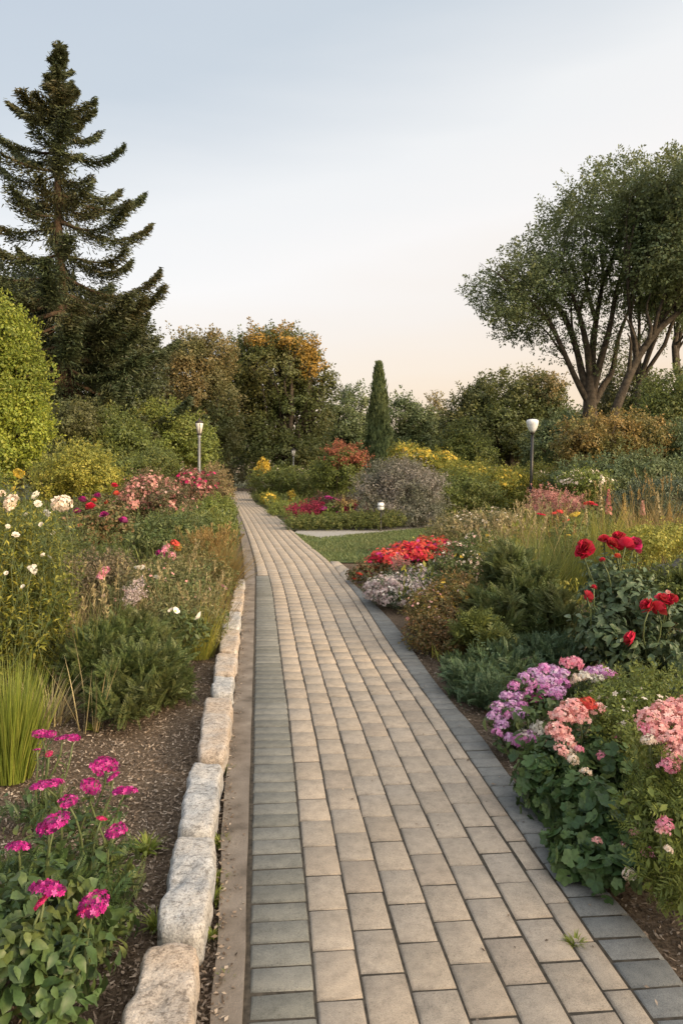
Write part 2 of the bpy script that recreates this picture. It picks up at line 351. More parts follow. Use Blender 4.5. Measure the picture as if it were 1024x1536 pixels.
def plain(name, c, rough=.5, metal=0., spec=.5):
    m, n, p, o = mat_base(name)
    f = ramp(n, noise(n, 9, 5), [sc(c, .8), sc(c, 1.12)], .3, .7).outputs[0]
    n.links.new(f, p.inputs['Base Color']); p.inputs['Roughness'].default_value = rough; p.inputs['Metallic'].default_value = metal
    p.inputs['Specular IOR Level'].default_value = spec
    return m
M['galv'] = plain('grey_painted_steel', (.30, .31, .33), .45, .2)
M['black'] = plain('black_paint', (.02, .018, .016), .4)
M['bronze'] = plain('dark_bronze', (.045, .036, .028), .45, .3)
M['opal'] = plain('opal_glass', (.72, .73, .74), .25)
M['milk'] = plain('milk_glass', (.82, .76, .68), .2)

# ---------------------------------------------------------------- ground, path
def sheet(name, poly, z, m, kind='structure'):
    b = MB(); b.add([(x, y, z) for x, y in poly], [tuple(range(len(poly)))]); o = b.build(name, m); tag(o, kind=kind); return o
sheet('ground', [(-900, -200), (900, -200), (900, 1500), (-900, 1500)], -.07, M['ground'])
def curve(pts):                                   # pixel outline on the ground -> x as a function of Y
    pts = sorted(pts, key=lambda p: p[1]); py = A([p[1] for p in pts], float); px = A([p[0] for p in pts], float)
    yy = np.arange(734, 1800, 1.0); xx = np.interp(yy, py, px)
    sl = (px[-1]-px[-2])/(py[-1]-py[-2]); k = yy > py[-1]; xx[k] = px[-1]+sl*(yy[k]-py[-1])
    sl = (px[1]-px[0])/(py[1]-py[0]); k = yy < py[0]; xx[k] = px[0]+sl*(yy[k]-py[0])
    out = xx.copy()
    for i, y in enumerate(yy):
        s = max(1, int((y-734)*.10)); a, b = max(0, i-s), min(len(yy), i+s+1)
        h = min(i-a, b-1-i); out[i] = xx[i-h:i+h+1].mean()
    Y = F*H/(yy-HY); Xw = (out-CX)*Y/F; o = np.argsort(Y)
    Y, Xw = Y[o], Xw[o]
    return lambda q: np.interp(q, Y, Xw)
L0 = curve([(483, 1600), (477, 1536), (461, 1350), (446, 1200), (436, 1100), (429, 1040), (423, 1000), (415.5, 940), (408, 880), (400, 852), (384, 812), (373, 789), (362, 768), (353, 752), (346, 742), (343, 737)])
LB = curve([(368, 1600), (372, 1536), (375, 1350), (378, 1200), (381, 1050), (383, 950), (383.5, 900), (384, 865), (382, 842), (373.6, 812), (366, 789), (357, 768), (349, 752), (343, 743), (340, 737)])
RT = curve([(1024, 1598), (981.6, 1536), (902.5, 1430), (827, 1316), (767, 1232), (701, 1135), (660, 1074), (606.6, 1000), (576, 956), (553, 918), (533, 890), (517, 872), (493, 841), (468, 822), (440, 798), (428, 786), (411, 771), (395, 762), (382, 754), (376, 745), (375, 737)])
RB = curve([(1110, 1590), (1024, 1471), (969, 1399), (887, 1318), (832, 1240), (777, 1185), (743, 1131), (713, 1092), (681, 1060), (634, 998), (612, 963), (591, 935), (558, 902), (538, 882), (525, 872)])
KL = curve([(309, 1640), (318, 1536), (326, 1401), (332, 1284), (338, 1167), (344, 1089), (350, 1060), (362, 953), (367, 864), (366, 845), (361, 805), (357, 780), (352, 765)])
TILT = .085
YMAX = 64.0
def paver(b, c4, z, gap=(.004, .003), h=.05, bev=.009, mi=0):
    c = A(c4, float); ctr = c.mean(0)
    e1 = nrm(c[1]-c[0]); e2 = nrm(c[3]-c[0])
    def inset(gx, gy):
        return A([c[0]+e1*gx+e2*gy, c[1]-e1*gx+e2*gy, c[2]-e1*gx-e2*gy, c[3]+e1*gx-e2*gy])
    tl = rg.normal(0, .006, 2); zz = z+rg.normal(0, .0016); c = c+rg.normal(0, .0012, c.shape)
    lo = inset(*gap); hi = inset(gap[0]+bev, gap[1]+bev)
    def zf(q, base): return base+(q-ctr)@tl
    V = [(*q, zz-h) for q in lo]+[(*q, zf(q, zz-bev*.85)) for q in lo]+[(*q, zf(q, zz)) for q in hi]
    fs = [(i, (i+1) % 4, 4+(i+1) % 4, 4+i) for i in range(4)]+[(4+i, 4+(i+1) % 4, 8+(i+1) % 4, 8+i) for i in range(4)]+[(8, 9, 10, 11)]
    b.add(V, fs, mi)
def pt(fl, fr, f, y):
    xl = fl(y); x = xl+f*(fr(y)-xl); return (float(x), float(y+TILT*(x-L0(y))))
pb = MB(); NCOL = 6.62
for c in range(7):
    f0, f1 = c/NCOL, min(1.0, (c+1)/NCOL)
    y = 1.55+(c % 2)*.118+rg.uniform(0, .05)
    while y < YMAX:
        ln = .236 if y < 40 else .47
        ln *= rg.uniform(.985, 1.015); q = []
        for f, yy in ((f0, y), (f1, y), (f1, y+ln), (f0, y+ln)): q.append(pt(L0, RT, f, yy))
        paver(pb, q, 0, (.0036, .0036)); y += ln
# the pad of the same stone at the corner of the lawn
a0, a1, a2, a3 = G(494, 842)[:2], G(517, 871)[:2], G(527, 857)[:2], G(508, 842)[:2]
for i in range(3):
    t0, t1 = i/3, (i+1)/3
    paver(pb, [a0+(a1-a0)*t1+A([.012, 0]), a0+(a1-a0)*t0+A([.012, 0]), a3+(a2-a3)*t0, a3+(a2-a3)*t1][::-1], 0, (.004, .004))
# beyond the grey band the tan slabs run right up to the kerb
y = 11.75
while y < 52:
    ln = .236; q = [pt(LB, L0, f, yy) for f, yy in ((.12, y), (1, y), (1, y+ln), (.12, y+ln))]; paver(pb, q, 0, (.004, .0038)); y += ln
tag(pb.build('path', M['tan']), kind='structure')
for nm, fl, fr, y0, y1, st, m in (('path_border_strip', LB, L0, 1.5, 11.55, .121, M['greyp']), ('path_edge_band', RT, RB, 1.5, 11.05, .126, M['slate'])):
    b = MB(); y = y0
    while y < y1:
        ln = st*rg.uniform(.97, 1.03); fa = .015 if fl is LB else 0
        paver(b, [pt(fl, fr, f, yy) for f, yy in ((fa, y), (1, y), (1, y+ln), (fa, y+ln))], -.001, (.004, .0038), mi=0); y += ln
    tag(b.build(nm, m), kind='structure')
ys = np.concatenate([np.arange(1.3, 14, .25), np.arange(14, 66, 1.0)])
def ribbon(name, fa, fb, z, m, y0=1.2, y1=66, thick=None):
    b = MB(); q = [y for y in ys if y0 <= y <= y1]; n = len(q)
    V = [(float(fa(y)), y, z) for y in q]+[(float(fb(y)), y, z) for y in q]
    fs = [(i, n+i, n+i+1, i+1) for i in range(n-1)]
    b.add(V, fs)
    if thick:
        for fx in (fa, fb):
            V = [(float(fx(y)), y, z) for y in q]+[(float(fx(y)), y, z-thick) for y in q]
            b.add(V, [(i, n+i, n+i+1, i+1) for i in range(n-1)])
        b.add([(float(fa(q[0])), q[0], z), (float(fb(q[0])), q[0], z), (float(fb(q[0])), q[0], z-thick), (float(fa(q[0])), q[0], z-thick)], [(0, 1, 2, 3)])
    return tag(b.build(name, m), kind='structure')
ribbon('path_bed', lambda y: LB(y)-.03, lambda y: np.maximum(RT(y), RB(y) if y < 11.1 else RT(y))-.015, -.0075, M['joint'])
# concrete kerb, in lengths, with a dark gap to the pavers
def kerb_r(y): return LB(y)-.012
ribbon('kerb_strip', lambda y: KL(y)+.004*np.sin(y*5.1)+.003*np.sin(y*13), lambda y: kerb_r(y)-.004*abs(np.sin(y*3.7)), .010, M['kerb'], 1.2, 33, .07)
# end kerb where the path turns out of sight
b = MB(); b.box((X(361, 64.5), 64.8, .1), (1.25, .18, .14)); tag(b.build('path_end_kerb', M['kerb']), kind='structure')
# beds
lb = [(float(KL(y)), y) for y in ys if y <= 45]
sheet('left_bed_soil', lb+[(-30, 45), (-30, 1.0), (-.3, 1.0)], -.035, M['soil'])
rb = [(float(RB(y)), y) for y in ys if y <= 11]+[tuple(G(540, 862)[:2]), tuple(G(640, 836)[:2]), (6, 15), (40, 22), (40, 1.0), (1.2, 1.0)]
sheet('right_bed_soil', rb, -.03, M['soil'])
lawn = [tuple(G(*p)[:2]) for p in ((493, 841.5), (468, 822), (441, 799))]+[tuple(G(x, y)[:2]) for x, y in ((480, 806), (540, 800), (610, 794), (680, 787), (800, 780))]+[(6.6, 14.2), tuple(G(640, 838)[:2]), tuple(G(540, 842)[:2])]
sheet('lawn', lawn, -.025, M['turf'])
side = [tuple(G(x, y)[:2]) for x, y in ((442, 799), (425, 786), (432, 794), (600, 789.5), (700, 783), (800, 776), (800, 780), (680, 787), (610, 794), (540, 800.5), (480, 807))]
sheet('side_path', [tuple(G(x, y)[:2]) for x, y in ((441, 798.5), (445, 795), (520, 793), (600, 789), (700, 782), (800, 776), (800, 780), (680, 787), (610, 794), (540, 801), (480, 807.5))], -.018, M['gravel'])

def inpoly(P, poly):
    x, y = P[:, 0], P[:, 1]; c = np.zeros(len(P), bool); j = len(poly)-1
    for i in range(len(poly)):
        xi, yi = poly[i]; xj, yj = poly[j]
        c ^= ((yi > y) != (yj > y)) & (x < (xj-xi)*(y-yi)/(yj-yi+1e-12)+xi); j = i
    return c
def rand_in(poly, n):
    p = A(poly); lo, hi = p.min(0), p.max(0); out = []
    tot = 0
    while tot < n:
        q = rg.uniform(lo, hi, (n*2, 2)); q = q[inpoly(q, poly)]; out.append(q); tot += len(q)
    return np.concatenate(out)[:n]
b = MB(); q = rand_in(lawn, 42000); n = len(q)
P = np.c_[q, np.full(n, -.027)]; D = nrm(rg.normal(size=(n, 3))*A([.6, .6, .1])+A([0, 0, 1.])); 
b.scat(BLADE_S, P, D, rdir(n), np.c_[rg.uniform(.04, .085, n), rg.uniform(.012, .02, n), np.full(n, .06)])
tag(b.build('lawn_grass', M['lawn']), 'short mown grass of the lawn beside the path', 'grass', kind='stuff')
# mulch chips on both beds
def chips(name, poly, n, label, near=None):
    b = MB(); q = rand_in(poly, n*3); w = (3.0/np.maximum(q[:, 1], 1.5))**1.3; q = q[rg.random(len(q)) < w][:n]; n = len(q)
    P = np.c_[q, rg.uniform(-.034, -.018, n)]
    b.scat(NEED, P, rg.normal(size=(n, 3))*A([1, 1, .35]), rg.normal(size=(n, 3))*.5+A([0, 0, 1.]), np.c_[rg.uniform(.006, .03, n), rg.uniform(.004, .012, n), np.full(n, .01)])
    tag(b.build(name, M['chip']), label, 'mulch', kind='stuff')
sheet('corner_soil', [(-.9, 10.6), (2.4, 10.6), (2.4, 15), (-.9, 15)], -.045, M['soil'])
chips('mulch', [(float(KL(y)), y) for y in np.arange(1.7, 7.0, .3)]+[(-3.2, 7.0), (-1.5, 1.7)], 30000, 'brown bark mulch on the bed left of the path')
chips('mulch', [(float(RB(y)), y) for y in np.arange(1.9, 8.0, .3)]+[(2.2, 8.0), (2.0, 1.9)], 14000, 'dark bark mulch on the bed right of the path')
# fallen leaf litter along kerb and stones
b = MB(); n = 2600; yy = 1.7+10.3*rg.random(n)**1.6; xx = A([float(KL(y)) for y in yy])-rg.normal(.015, .035, n)
P = np.c_[xx, yy, np.where(xx > A([float(KL(y)) for y in yy]), .014, rg.uniform(-.028, -.005, n))]
b.scat(LEAF, P, rg.normal(size=(n, 3))*A([1, 1, .2]), rg.normal(size=(n, 3))*.5+A([0, 0, 1]), np.c_[rg.uniform(.006, .026, n), rg.uniform(.004, .014, n), np.full(n, .015)])
n2 = 130; yy = 1.8+9*rg.random(n2)**1.5; f = np.where(rg.random(n2) < .6, 1.02-np.abs(rg.normal(0, .12, n2)), rg.random(n2)); xx = A([float(L0(y)+(RB(y)-L0(y))*k) for y, k in zip(yy, f)])
b.scat(LEAF, np.c_[xx, yy, np.full(n2, .004)], rg.normal(size=(n2, 3))*A([1, 1, .1]), rg.normal(size=(n2, 3))*.3+A([0, 0, 1]), np.c_[rg.uniform(.008, .022, n2), rg.uniform(.005, .012, n2), np.full(n2, .02)])
tag(b.build('leaf_litter', M['chip']), 'dry leaf litter between stones and kerb', 'leaf litter', kind='stuff')

# ---------------------------------------------------------------- granite edging stones
def stone(corners, zt, mat, label, rough=1.0):
    # corners: pixel corners of the top face: near-left, near-right, far-right, far-left
    (x0, y0), (x1, y1), (x2, y2), (x3, y3) = corners; g = max(1.2, (y0-y2)*.022)
    corners = ((x0, y0-g), (x1, y1-g), (x2, y2+g), (x3, y3+g))
    c = A([G(x, y, zt) for x, y in corners]); ctr = c.mean(0).copy(); ctr[2] = 0
    nu, nv, nw = 14, 18, 6; b = MB(); Vs = []; idx = {}
    def pos(u, v, w):
        # superellipse corners on a unit box
        k = 8.0; q = A([u, v, w]); d = (np.abs(q)**k).sum()**(1/k); m = np.abs(q).max()
        q = q*(m/d)*1.0
        a = c[0]*(1-(q[0]+1)/2)*(1-(q[1]+1)/2)+c[1]*((q[0]+1)/2)*(1-(q[1]+1)/2)+c[2]*((q[0]+1)/2)*((q[1]+1)/2)+c[3]*(1-(q[0]+1)/2)*((q[1]+1)/2)
        z = -.04+(zt+.04)*(q[2]+1)/2
        return A([a[0], a[1], z])
    def vid(u, v, w):
        key = (round(u, 4), round(v, 4), round(w, 4))
        if key not in idx: idx[key] = len(Vs); Vs.append(pos(u, v, w))
        return idx[key]
    U = np.linspace(-1, 1, nu+1); Vv = np.linspace(-1, 1, nv+1); Ww = np.linspace(-1, 1, nw+1); fs = []
    for i in range(nu):
        for j in range(nv): fs.append((vid(U[i], Vv[j], 1), vid(U[i+1], Vv[j], 1), vid(U[i+1], Vv[j+1], 1), vid(U[i], Vv[j+1], 1)))
    for k in range(nw):
        for i in range(nu):
            fs.append((vid(U[i], -1, Ww[k]), vid(U[i+1], -1, Ww[k]), vid(U[i+1], -1, Ww[k+1]), vid(U[i], -1, Ww[k+1])))
            fs.append((vid(U[i+1], 1, Ww[k]), vid(U[i], 1, Ww[k]), vid(U[i], 1, Ww[k+1]), vid(U[i+1], 1, Ww[k+1])))
        for j in range(nv):
            fs.append((vid(-1, Vv[j+1], Ww[k]), vid(-1, Vv[j], Ww[k]), vid(-1, Vv[j], Ww[k+1]), vid(-1, Vv[j+1], Ww[k+1])))
            fs.append((vid(1, Vv[j], Ww[k]), vid(1, Vv[j+1], Ww[k]), vid(1, Vv[j+1], Ww[k+1]), vid(1, Vv[j], Ww[k+1])))
    V = A(Vs); ph = rg.uniform(0, 6, 12); 
    def nz(V, s, o): return np.sin(V[:, 0]*s+ph[o]+1.7*np.sin(V[:, 1]*s*.8+ph[o+1]))*np.sin(V[:, 1]*s*1.1+ph[o+2]+1.3*np.sin(V[:, 2]*s+ph[o+3]))
    d = .012*nz(V, 11, 0)+.006*nz(V, 31, 4)+.004*nz(V, 71, 8)-.006
    dirv = V-A([ctr[0], ctr[1], zt*.2]); dirv = nrm(dirv*A([1.3, .5, .8]))
    V = V+dirv*(d*rough)[:, None]+rg.normal(0, .0008, V.shape)
    b.add(V, fs); o = b.build('edging_stone', mat, smooth=True, org=ctr)
    tag(o, label, 'stone', 'rough granite edging stones along the left bed')
ST = [(((150, 1610), (286, 1610), (301, 1402), (216, 1404)), M['granite'], 'buff granite edging stone nearest the viewer, broad with a rounded far end'),
      (((228, 1392), (308, 1400), (327, 1243), (265, 1243)), M['graniteg'], 'long pale grey edging stone with a dark bluish near corner, touching the buff nearest one'),
      (((265, 1240), (322, 1244), (337, 1134), (287, 1134)), M['graniteg'], 'whitish square cut edging stone beside the magenta flowers, third from the viewer'),
      (((294, 1131), (341, 1133), (350, 1040), (306, 1040)), M['granite'], 'buff and white edging stone with a brownish near end, beyond the whitish square one'),
      (((316, 1038), (350, 1039), (353, 1011), (320, 1011)), M['graniteg'], 'short pale edging stone between two longer ones, fifth from the viewer'),
      (((319, 1009), (353, 1010), (358, 976), (325, 976)), M['granite'], 'pale edging stone just beyond the short one, sixth from the viewer'),
      (((326, 974), (357, 975), (360, 941), (332, 941)), M['granite'], 'buff edging stone below the white and yellow pansy, seventh from the viewer'),
      (((331, 939), (360, 940), (363, 914), (337, 914)), M['graniteg'], 'clean squared pale edging stone at the foot of the small shrub, eighth from the viewer'),
      (((343, 912), (364, 913), (366, 896), (346, 896)), M['granite'], 'small buff edging stone under the pink flower, ninth from the viewer'),
      (((347, 895), (366, 895), (367, 881), (350, 881)), M['granite'], 'small edging stone below the golden grass, last but one of the row'),
      (((351, 880), (367, 880), (368, 867), (354, 867)), M['graniteg'], 'farthest edging stone, half hidden under the golden grass')]
for c, m, l in ST: stone(c, .12 if c[0][1] > 1100 else .10, m, l)

# ---------------------------------------------------------------- foliage generators
def blob_leaves(els, n, cr, keep=.72, zmin=.0, flat=.75):
    area = A([r[0]*r[2]+r[1]*r[2]+r[0]*r[1] for _, r, _ in els]); pr = area/area.sum()
    Ps, Ns, Ms = [], [], []
    for (c, r, m), p in zip(els, pr):
        k = max(30, int(n*p)); nc = max(5, int(2.2*(r[0]*r[2]+r[1]*r[2]+r[0]*r[1])/(cr*cr)))
        d = rdir(nc); rad = rg.uniform(keep, 1.0, nc)*rg.uniform(.9, 1.06, nc)+(rg.random(nc) < .14)*rg.uniform(.05, .2, nc)
        cc = c+d*r*rad[:, None]
        ci = rg.integers(0, nc, k); s = cr*rg.uniform(.6, 1.25, nc)
        off = rdir(k)*(rg.random(k)**.45)[:, None]*A([1.0, 1.0, flat])*s[ci][:, None]
        q = cc[ci]+off
        o = nrm(nrm(off)*.75+nrm((q-c)/r)*.6+A([0, 0, .35])+rg.normal(size=(k, 3))*.35)
        ok = q[:, 2] > zmin
        Ps.append(q[ok]); Ns.append(o[ok]); Ms.append(np.full(ok.sum(), m))
    return np.concatenate(Ps), np.concatenate(Ns), np.concatenate(Ms)
def leafy(b, els, n, cr, size, asp=.55, tpl=LEAF, droop=.3, **k):
    P, N, mi = blob_leaves(els, n, cr, **k); m = len(P)
    T = nrm(np.cross(N, rdir(m))); D = nrm(T+N*.25-A([0, 0, droop]))
    s = size*rg.uniform(.6, 1.35, m); b.scat(tpl, P-D*s[:, None]*.5, D, N, np.c_[s, s*asp, s*.9], mi)
def twiggy(b, els, ns, L, per, leaf, asp=.5, rad=.35, up=.45, zmin=.02, inner=.55, mi0=None):
    area = A([r[0]*r[2]+r[1]*r[2]+r[0]*r[1] for _, r, _ in els]); pr = area/area.sum()
    ei = rg.choice(len(els), ns, p=pr); C = A([e[0] for e in els])[ei]; Rr = A([e[1] for e in els])[ei]; mi = A([e[2] for e in els])[ei]
    d0 = rdir(ns); p = C+d0*Rr*(rg.uniform(inner, 1.0, ns)**.6)[:, None]
    d = nrm(nrm(d0/Rr)+A([0, 0, up])+rg.normal(size=(ns, 3))*.4); Ls = L*rg.uniform(.5, 1.4, ns)
    k = np.repeat(np.arange(ns), per); t = rg.random(len(k)); off = rdir(len(k))
    q = p[k]+d[k]*(Ls[k]*t)[:, None]+off*(L*rad*(1.05-.75*t)*rg.random(len(k))**.5)[:, None]
    ok = q[:, 2] > zmin; q, k, off, t = q[ok], k[ok], off[ok], t[ok]; m = len(q)
    D = nrm(d[k]*.6+off+rg.normal(size=(m, 3))*.35-A([0, 0, .15])); s = leaf*rg.uniform(.6, 1.3, m)
    b.scat(LEAF, q, D, nrm(rdir(m)*.7+off*.5+A([0, 0, .6])), np.c_[s, s*asp, s*.9], mi[k] if mi0 is None else mi0)
def sprays(b, els, n, cr, size, tpl=FROND, up=.5, rand=.45, mi=0, zmin=0, wid=.8):
    P, N, m2 = blob_leaves(els, n, cr, zmin=zmin, keep=.45); m = len(P)
    c = np.zeros((m, 3)); D = nrm(N+A([0, 0, up])+rg.normal(size=(m, 3))*rand)
    s = size*rg.uniform(.6, 1.3, m); b.scat(tpl, P-D*s[:, None]*.6, D, nrm(rdir(m)+A([0, 0, .6])), np.c_[s, s*wid, s], m2 if mi == 0 else mi)
def base_of(els):
    c, r, _ = max(els, key=lambda e: e[1][0]*e[1][2]); lo = c.copy(); lo[2] = 0; return lo
def limb(b, p0, p1, r0, r1, wob=.06, n=6, k=7):
    t = np.linspace(0, 1, k)[:, None]; L = np.linalg.norm(p1-p0); w = rg.normal(0, wob*L, 3)*A([1, 1, .2]); w2 = rg.normal(0, wob*L*.5, 3)
    pts = p0+(p1-p0)*t+np.sin(t*math.pi)*w+np.sin(t*2*math.pi)*w2
    b.tube(pts, np.linspace(r0, r1, k), n)
    return pts
def tree(name, label, els, mats, n, cr, leaf, trunk_r=.25, asp=.6, group=None, cat='tree', bark=None, base=None, tpl=LEAF, **k):
    lo = base_of(els) if base is None else A(base)
    t = thing(name, label, cat, lo, group)
    b = MB(); top = max(els, key=lambda e: e[0][2])[0]
    fork = lo+(A([top[0], top[1], 0])-lo)*.3; fork[2] = max(.8, min(e[0][2]-e[1][2] for e in els)*.6+.5)
    limb(b, lo-A([0, 0, .1]), fork, trunk_r, trunk_r*.75, .03, 9)
    for c, r, _ in els:
        e = c+A([0, 0, r[2]*.3]); pts = limb(b, fork, e, trunk_r*.6, trunk_r*.12, .08)
        for _ in range(5):
            i = rg.integers(2, 6); d = rdir(1)[0]; d[2] = abs(d[2])*.7; limb(b, pts[i], c+d*r*.85, trunk_r*.22, trunk_r*.04, .08, 5)
    b.build('trunk', bark or M['bark'], t, True, lo)
    b = MB(); leafy(b, els, int(n*1.2), cr, leaf*.70, asp, tpl, **k); twiggy(b, els, max(60, int(n*.9/26)), cr*1.25, 26, leaf*.68, asp); b.build('crown', mats, t, False, lo)
    return t
def bush(name, label, els, mats, n, cr, leaf, asp=.55, group=None, cat='shrub', tpl=LEAF, stems=14, flowers=None, spray=None, twig='twig', zmin=.01, sr=.012, **k):
    lo = base_of(els); t = thing(name, label, cat, lo, group)
    b = MB()
    if n:
        leafy(b, els, int(n*1.25), cr, leaf*.72, asp, tpl, zmin=zmin, **k)
        if n > 400: twiggy(b, els, max(20, int(n*.7/20)), cr*1.3, 20, leaf*.7, asp, zmin=zmin, inner=.75)
    if spray: sprays(b, els, spray[0], cr, spray[1], spray[2] if len(spray) > 2 else FROND, zmin=zmin)
    b.build('foliage', mats, t, False, lo)
    if stems:
        b = MB()
        for i in range(stems):
            c, r, _ = els[i % len(els)]; d = rdir(1)[0]; d[2] = abs(d[2]); e = c+d*r*rg.uniform(.6, 1.0)
            p0 = lo+A([rg.normal(0, .12)*r[0], rg.normal(0, .12)*r[1], -.03]); p0[:2] += (c-lo)[:2]*.6
            limb(b, p0, e, sr*rg.uniform(.8, 1.5), sr*.25, .08, 5, 6)
            if stems <= 14: b.build('stem', M[twig], t, True, lo); b = MB()
        b.build('stem', M[twig], t, True, lo)
    if flowers:
        for fn, fm, cnt, fs, lo_f in flowers:      # mass of tiny blossom on the outer, upper side
            b = MB(); P, N, _ = blob_leaves(els, cnt*2, cr*.9, keep=.9, zmin=zmin)
            ctr = A([e[0] for e in els]); zc = ctr[:, 2].mean(); h = max(e[0][2]+e[1][2] for e in els)
            ok = P[:, 2] > zc+(h-zc)*lo_f; P, N = P[ok][:cnt], N[ok][:cnt]; m = len(P)
            P = P+N*cr*.25
            b.scat(FLO, P, nrm(np.cross(N, rdir(m))), N, fs*rg.uniform(.6, 1.3, m))
            o = b.build(fn, M[fm], t, False, lo); o['kind'] = 'stuff'
    return t
# ---- flower heads
def head_mesh(kind):
    b = MB()
    if kind == 'dome':                                # flat-topped cluster of five-petalled florets, radius 1
        cs = rdir(9); cs[:, 2] = np.abs(cs[:, 2])*.7; n = 95; k = rg.integers(0, 9, n)
        i = np.arange(n)+.5; ph = i*2.39996; th = (i/n)**.5*1.45; N = np.c_[np.sin(th)*np.cos(ph), np.sin(th)*np.sin(ph), np.cos(th)]
        lump = (N@cs.T).max(1); P = N*A([1, 1, .50])*(.62+.42*lump+rg.normal(0, .06, n))[:, None]+A([0, 0, -.05]); N = nrm(N+rg.normal(size=(n, 3))*.45)
        b.scat(FLO, P, nrm(np.cross(N, rdir(n))), N, rg.uniform(.12, .24, n))
    elif kind == 'ball':
        n = 110; N = rdir(n); N[:, 2] = np.abs(N[:, 2])*1.0-.25*rg.random(n); N = nrm(N); P = N*(1+rg.normal(0, .10, n))[:, None]*A([1, 1, .85])
        b.scat(FLO, P, nrm(np.cross(N, rdir(n))), nrm(N+rg.normal(size=(n, 3))*.45), rg.uniform(.14, .28, n))
    elif kind == 'rose':
        for cnt, tilt, L, r0, z in ((7, .15, 1.0, .08, -.1), (8, .6, .95, .1, .0), (8, .95, .85, .1, .06), (7, 1.25, .75, .08, .1)):
            a = np.arange(cnt)*2*math.pi/cnt+rg.uniform(0, 6); D = np.c_[np.cos(a)*math.cos(tilt), np.sin(a)*math.cos(tilt), np.full(cnt, math.sin(tilt))]
            D = nrm(D+rg.normal(size=(cnt, 3))*.26); N = np.c_[-np.cos(a)*math.sin(tilt), -np.sin(a)*math.sin(tilt), np.full(cnt, math.cos(tilt))]
            b.scat(PETAL, D*r0+A([0, 0, z]), D, N, np.c_[L*rg.uniform(.85, 1.1, cnt), L*rg.uniform(.9, 1.15, cnt), np.full(cnt, L)])
    elif kind == 'daisy':
        for cnt, tilt, L in ((12, .15, 1.0), (10, .5, .8), (8, .9, .55)):
            a = np.arange(cnt)*2*math.pi/cnt+rg.uniform(0, 6); D = np.c_[np.cos(a)*math.cos(tilt), np.sin(a)*math.cos(tilt), np.full(cnt, math.sin(tilt))]
            N = np.c_[-np.cos(a)*math.sin(tilt), -np.sin(a)*math.sin(tilt), np.full(cnt, math.cos(tilt))]
            b.scat(PETAL, D*.05, nrm(D+rg.normal(size=(cnt, 3))*.08), N, np.c_[np.full(cnt, L), np.full(cnt, .42*L), np.full(cnt, L*.8)])
    elif kind == 'pansy':
        a = A([.5, 1.6, 2.6, 4.0, 5.4]); D = np.c_[np.cos(a), np.sin(a), np.full(5, .25)]; N = np.c_[-.25*np.cos(a), -.25*np.sin(a), np.ones(5)]
        b.scat(PETAL, D*.02, D, N, np.c_[rg.uniform(.85, 1.05, 5), rg.uniform(.8, 1.0, 5), np.full(5, .9)])
        b.scat(FLO, A([[0, 0, .1]]), A([[1, 0, 0.]]), A([[0, 0, 1.]]), .3, 1)
    return b
HEADS = {}
def head(parent, lo, kind, m, pos, r, tilt=None, name='flower_head', i=None):
    key = (kind, m, rg.integers(0, 3) if i is None else i)
    if key not in HEADS:
        o = head_mesh(kind).build(name, [M[m], M['yellow']] if kind == 'pansy' else M[m], parent); HEADS[key] = o.data
    else:
        o = bpy.data.objects.new(name, HEADS[key]); COL.objects.link(o); o.parent = parent
    o.location = tuple(A(pos)-lo); o.scale = (r*rg.uniform(.92, 1.1), r*rg.uniform(.9, 1.08), r*(rg.uniform(.6, .95) if kind == 'dome' else 1))
    tx, ty = tilt if tilt else (rg.normal(0, .25)+.2, rg.normal(0, .25))
    o.rotation_euler = (tx, ty, rg.uniform(0, 6.28)); return o
def flower_plant(name, label, els, mats, n, cr, leaf, heads, asp=.5, tpl=BIG, cat='flowering plant', group=None, kind='dome', stemr=.004, spray=None, droop=.3, hname='flower_head', twig='stem', smooth=True):
    """heads: (px, py, Y, radius_px, material[, tilt])"""
    lo = base_of(els); t = thing(name, label, cat, lo, group)
    b = MB()
    if n: leafy(b, els, n, cr, leaf, asp, tpl, droop, zmin=.0)
    if spray: sprays(b, els, *spray)
    fol = b
    for h in heads:
        b = MB()
        p = P3(h[0], h[1], h[2]); r = h[3]*h[2]/F*(.9 if kind == 'dome' else 1)
        head(t, lo, kind, h[4], p, r, h[5] if len(h) > 5 else None, hname)
        e = min(els, key=lambda e: np.linalg.norm(e[0]-p)); q = e[0]*.75+lo*.25; q = A([q[0]*.6+p[0]*.4, q[1]*.6+p[1]*.4, max(0, min(q[2], p[2]-.12))])
        limb(b, q, p-A([0, 0, r*.15]), stemr*1.3, stemr, .05, 5, 6)
        nl = 20; tt = rg.uniform(.1, .95, nl)[:, None]; LP = q+(p-q)*tt; DD = nrm(rdir(nl)*A([1, 1, .3])+A([0, 0, .15])); s = leaf*rg.uniform(.4, .9, nl)
        if n: fol.scat(BIG, LP, DD, rdir(nl)*.4+A([0, 0, 1.]), np.c_[s, s*asp*.8, s], 0)
        b.build('stem', M[twig], t, True, lo)
    fol.build('foliage', mats, t, smooth, lo)
    return t
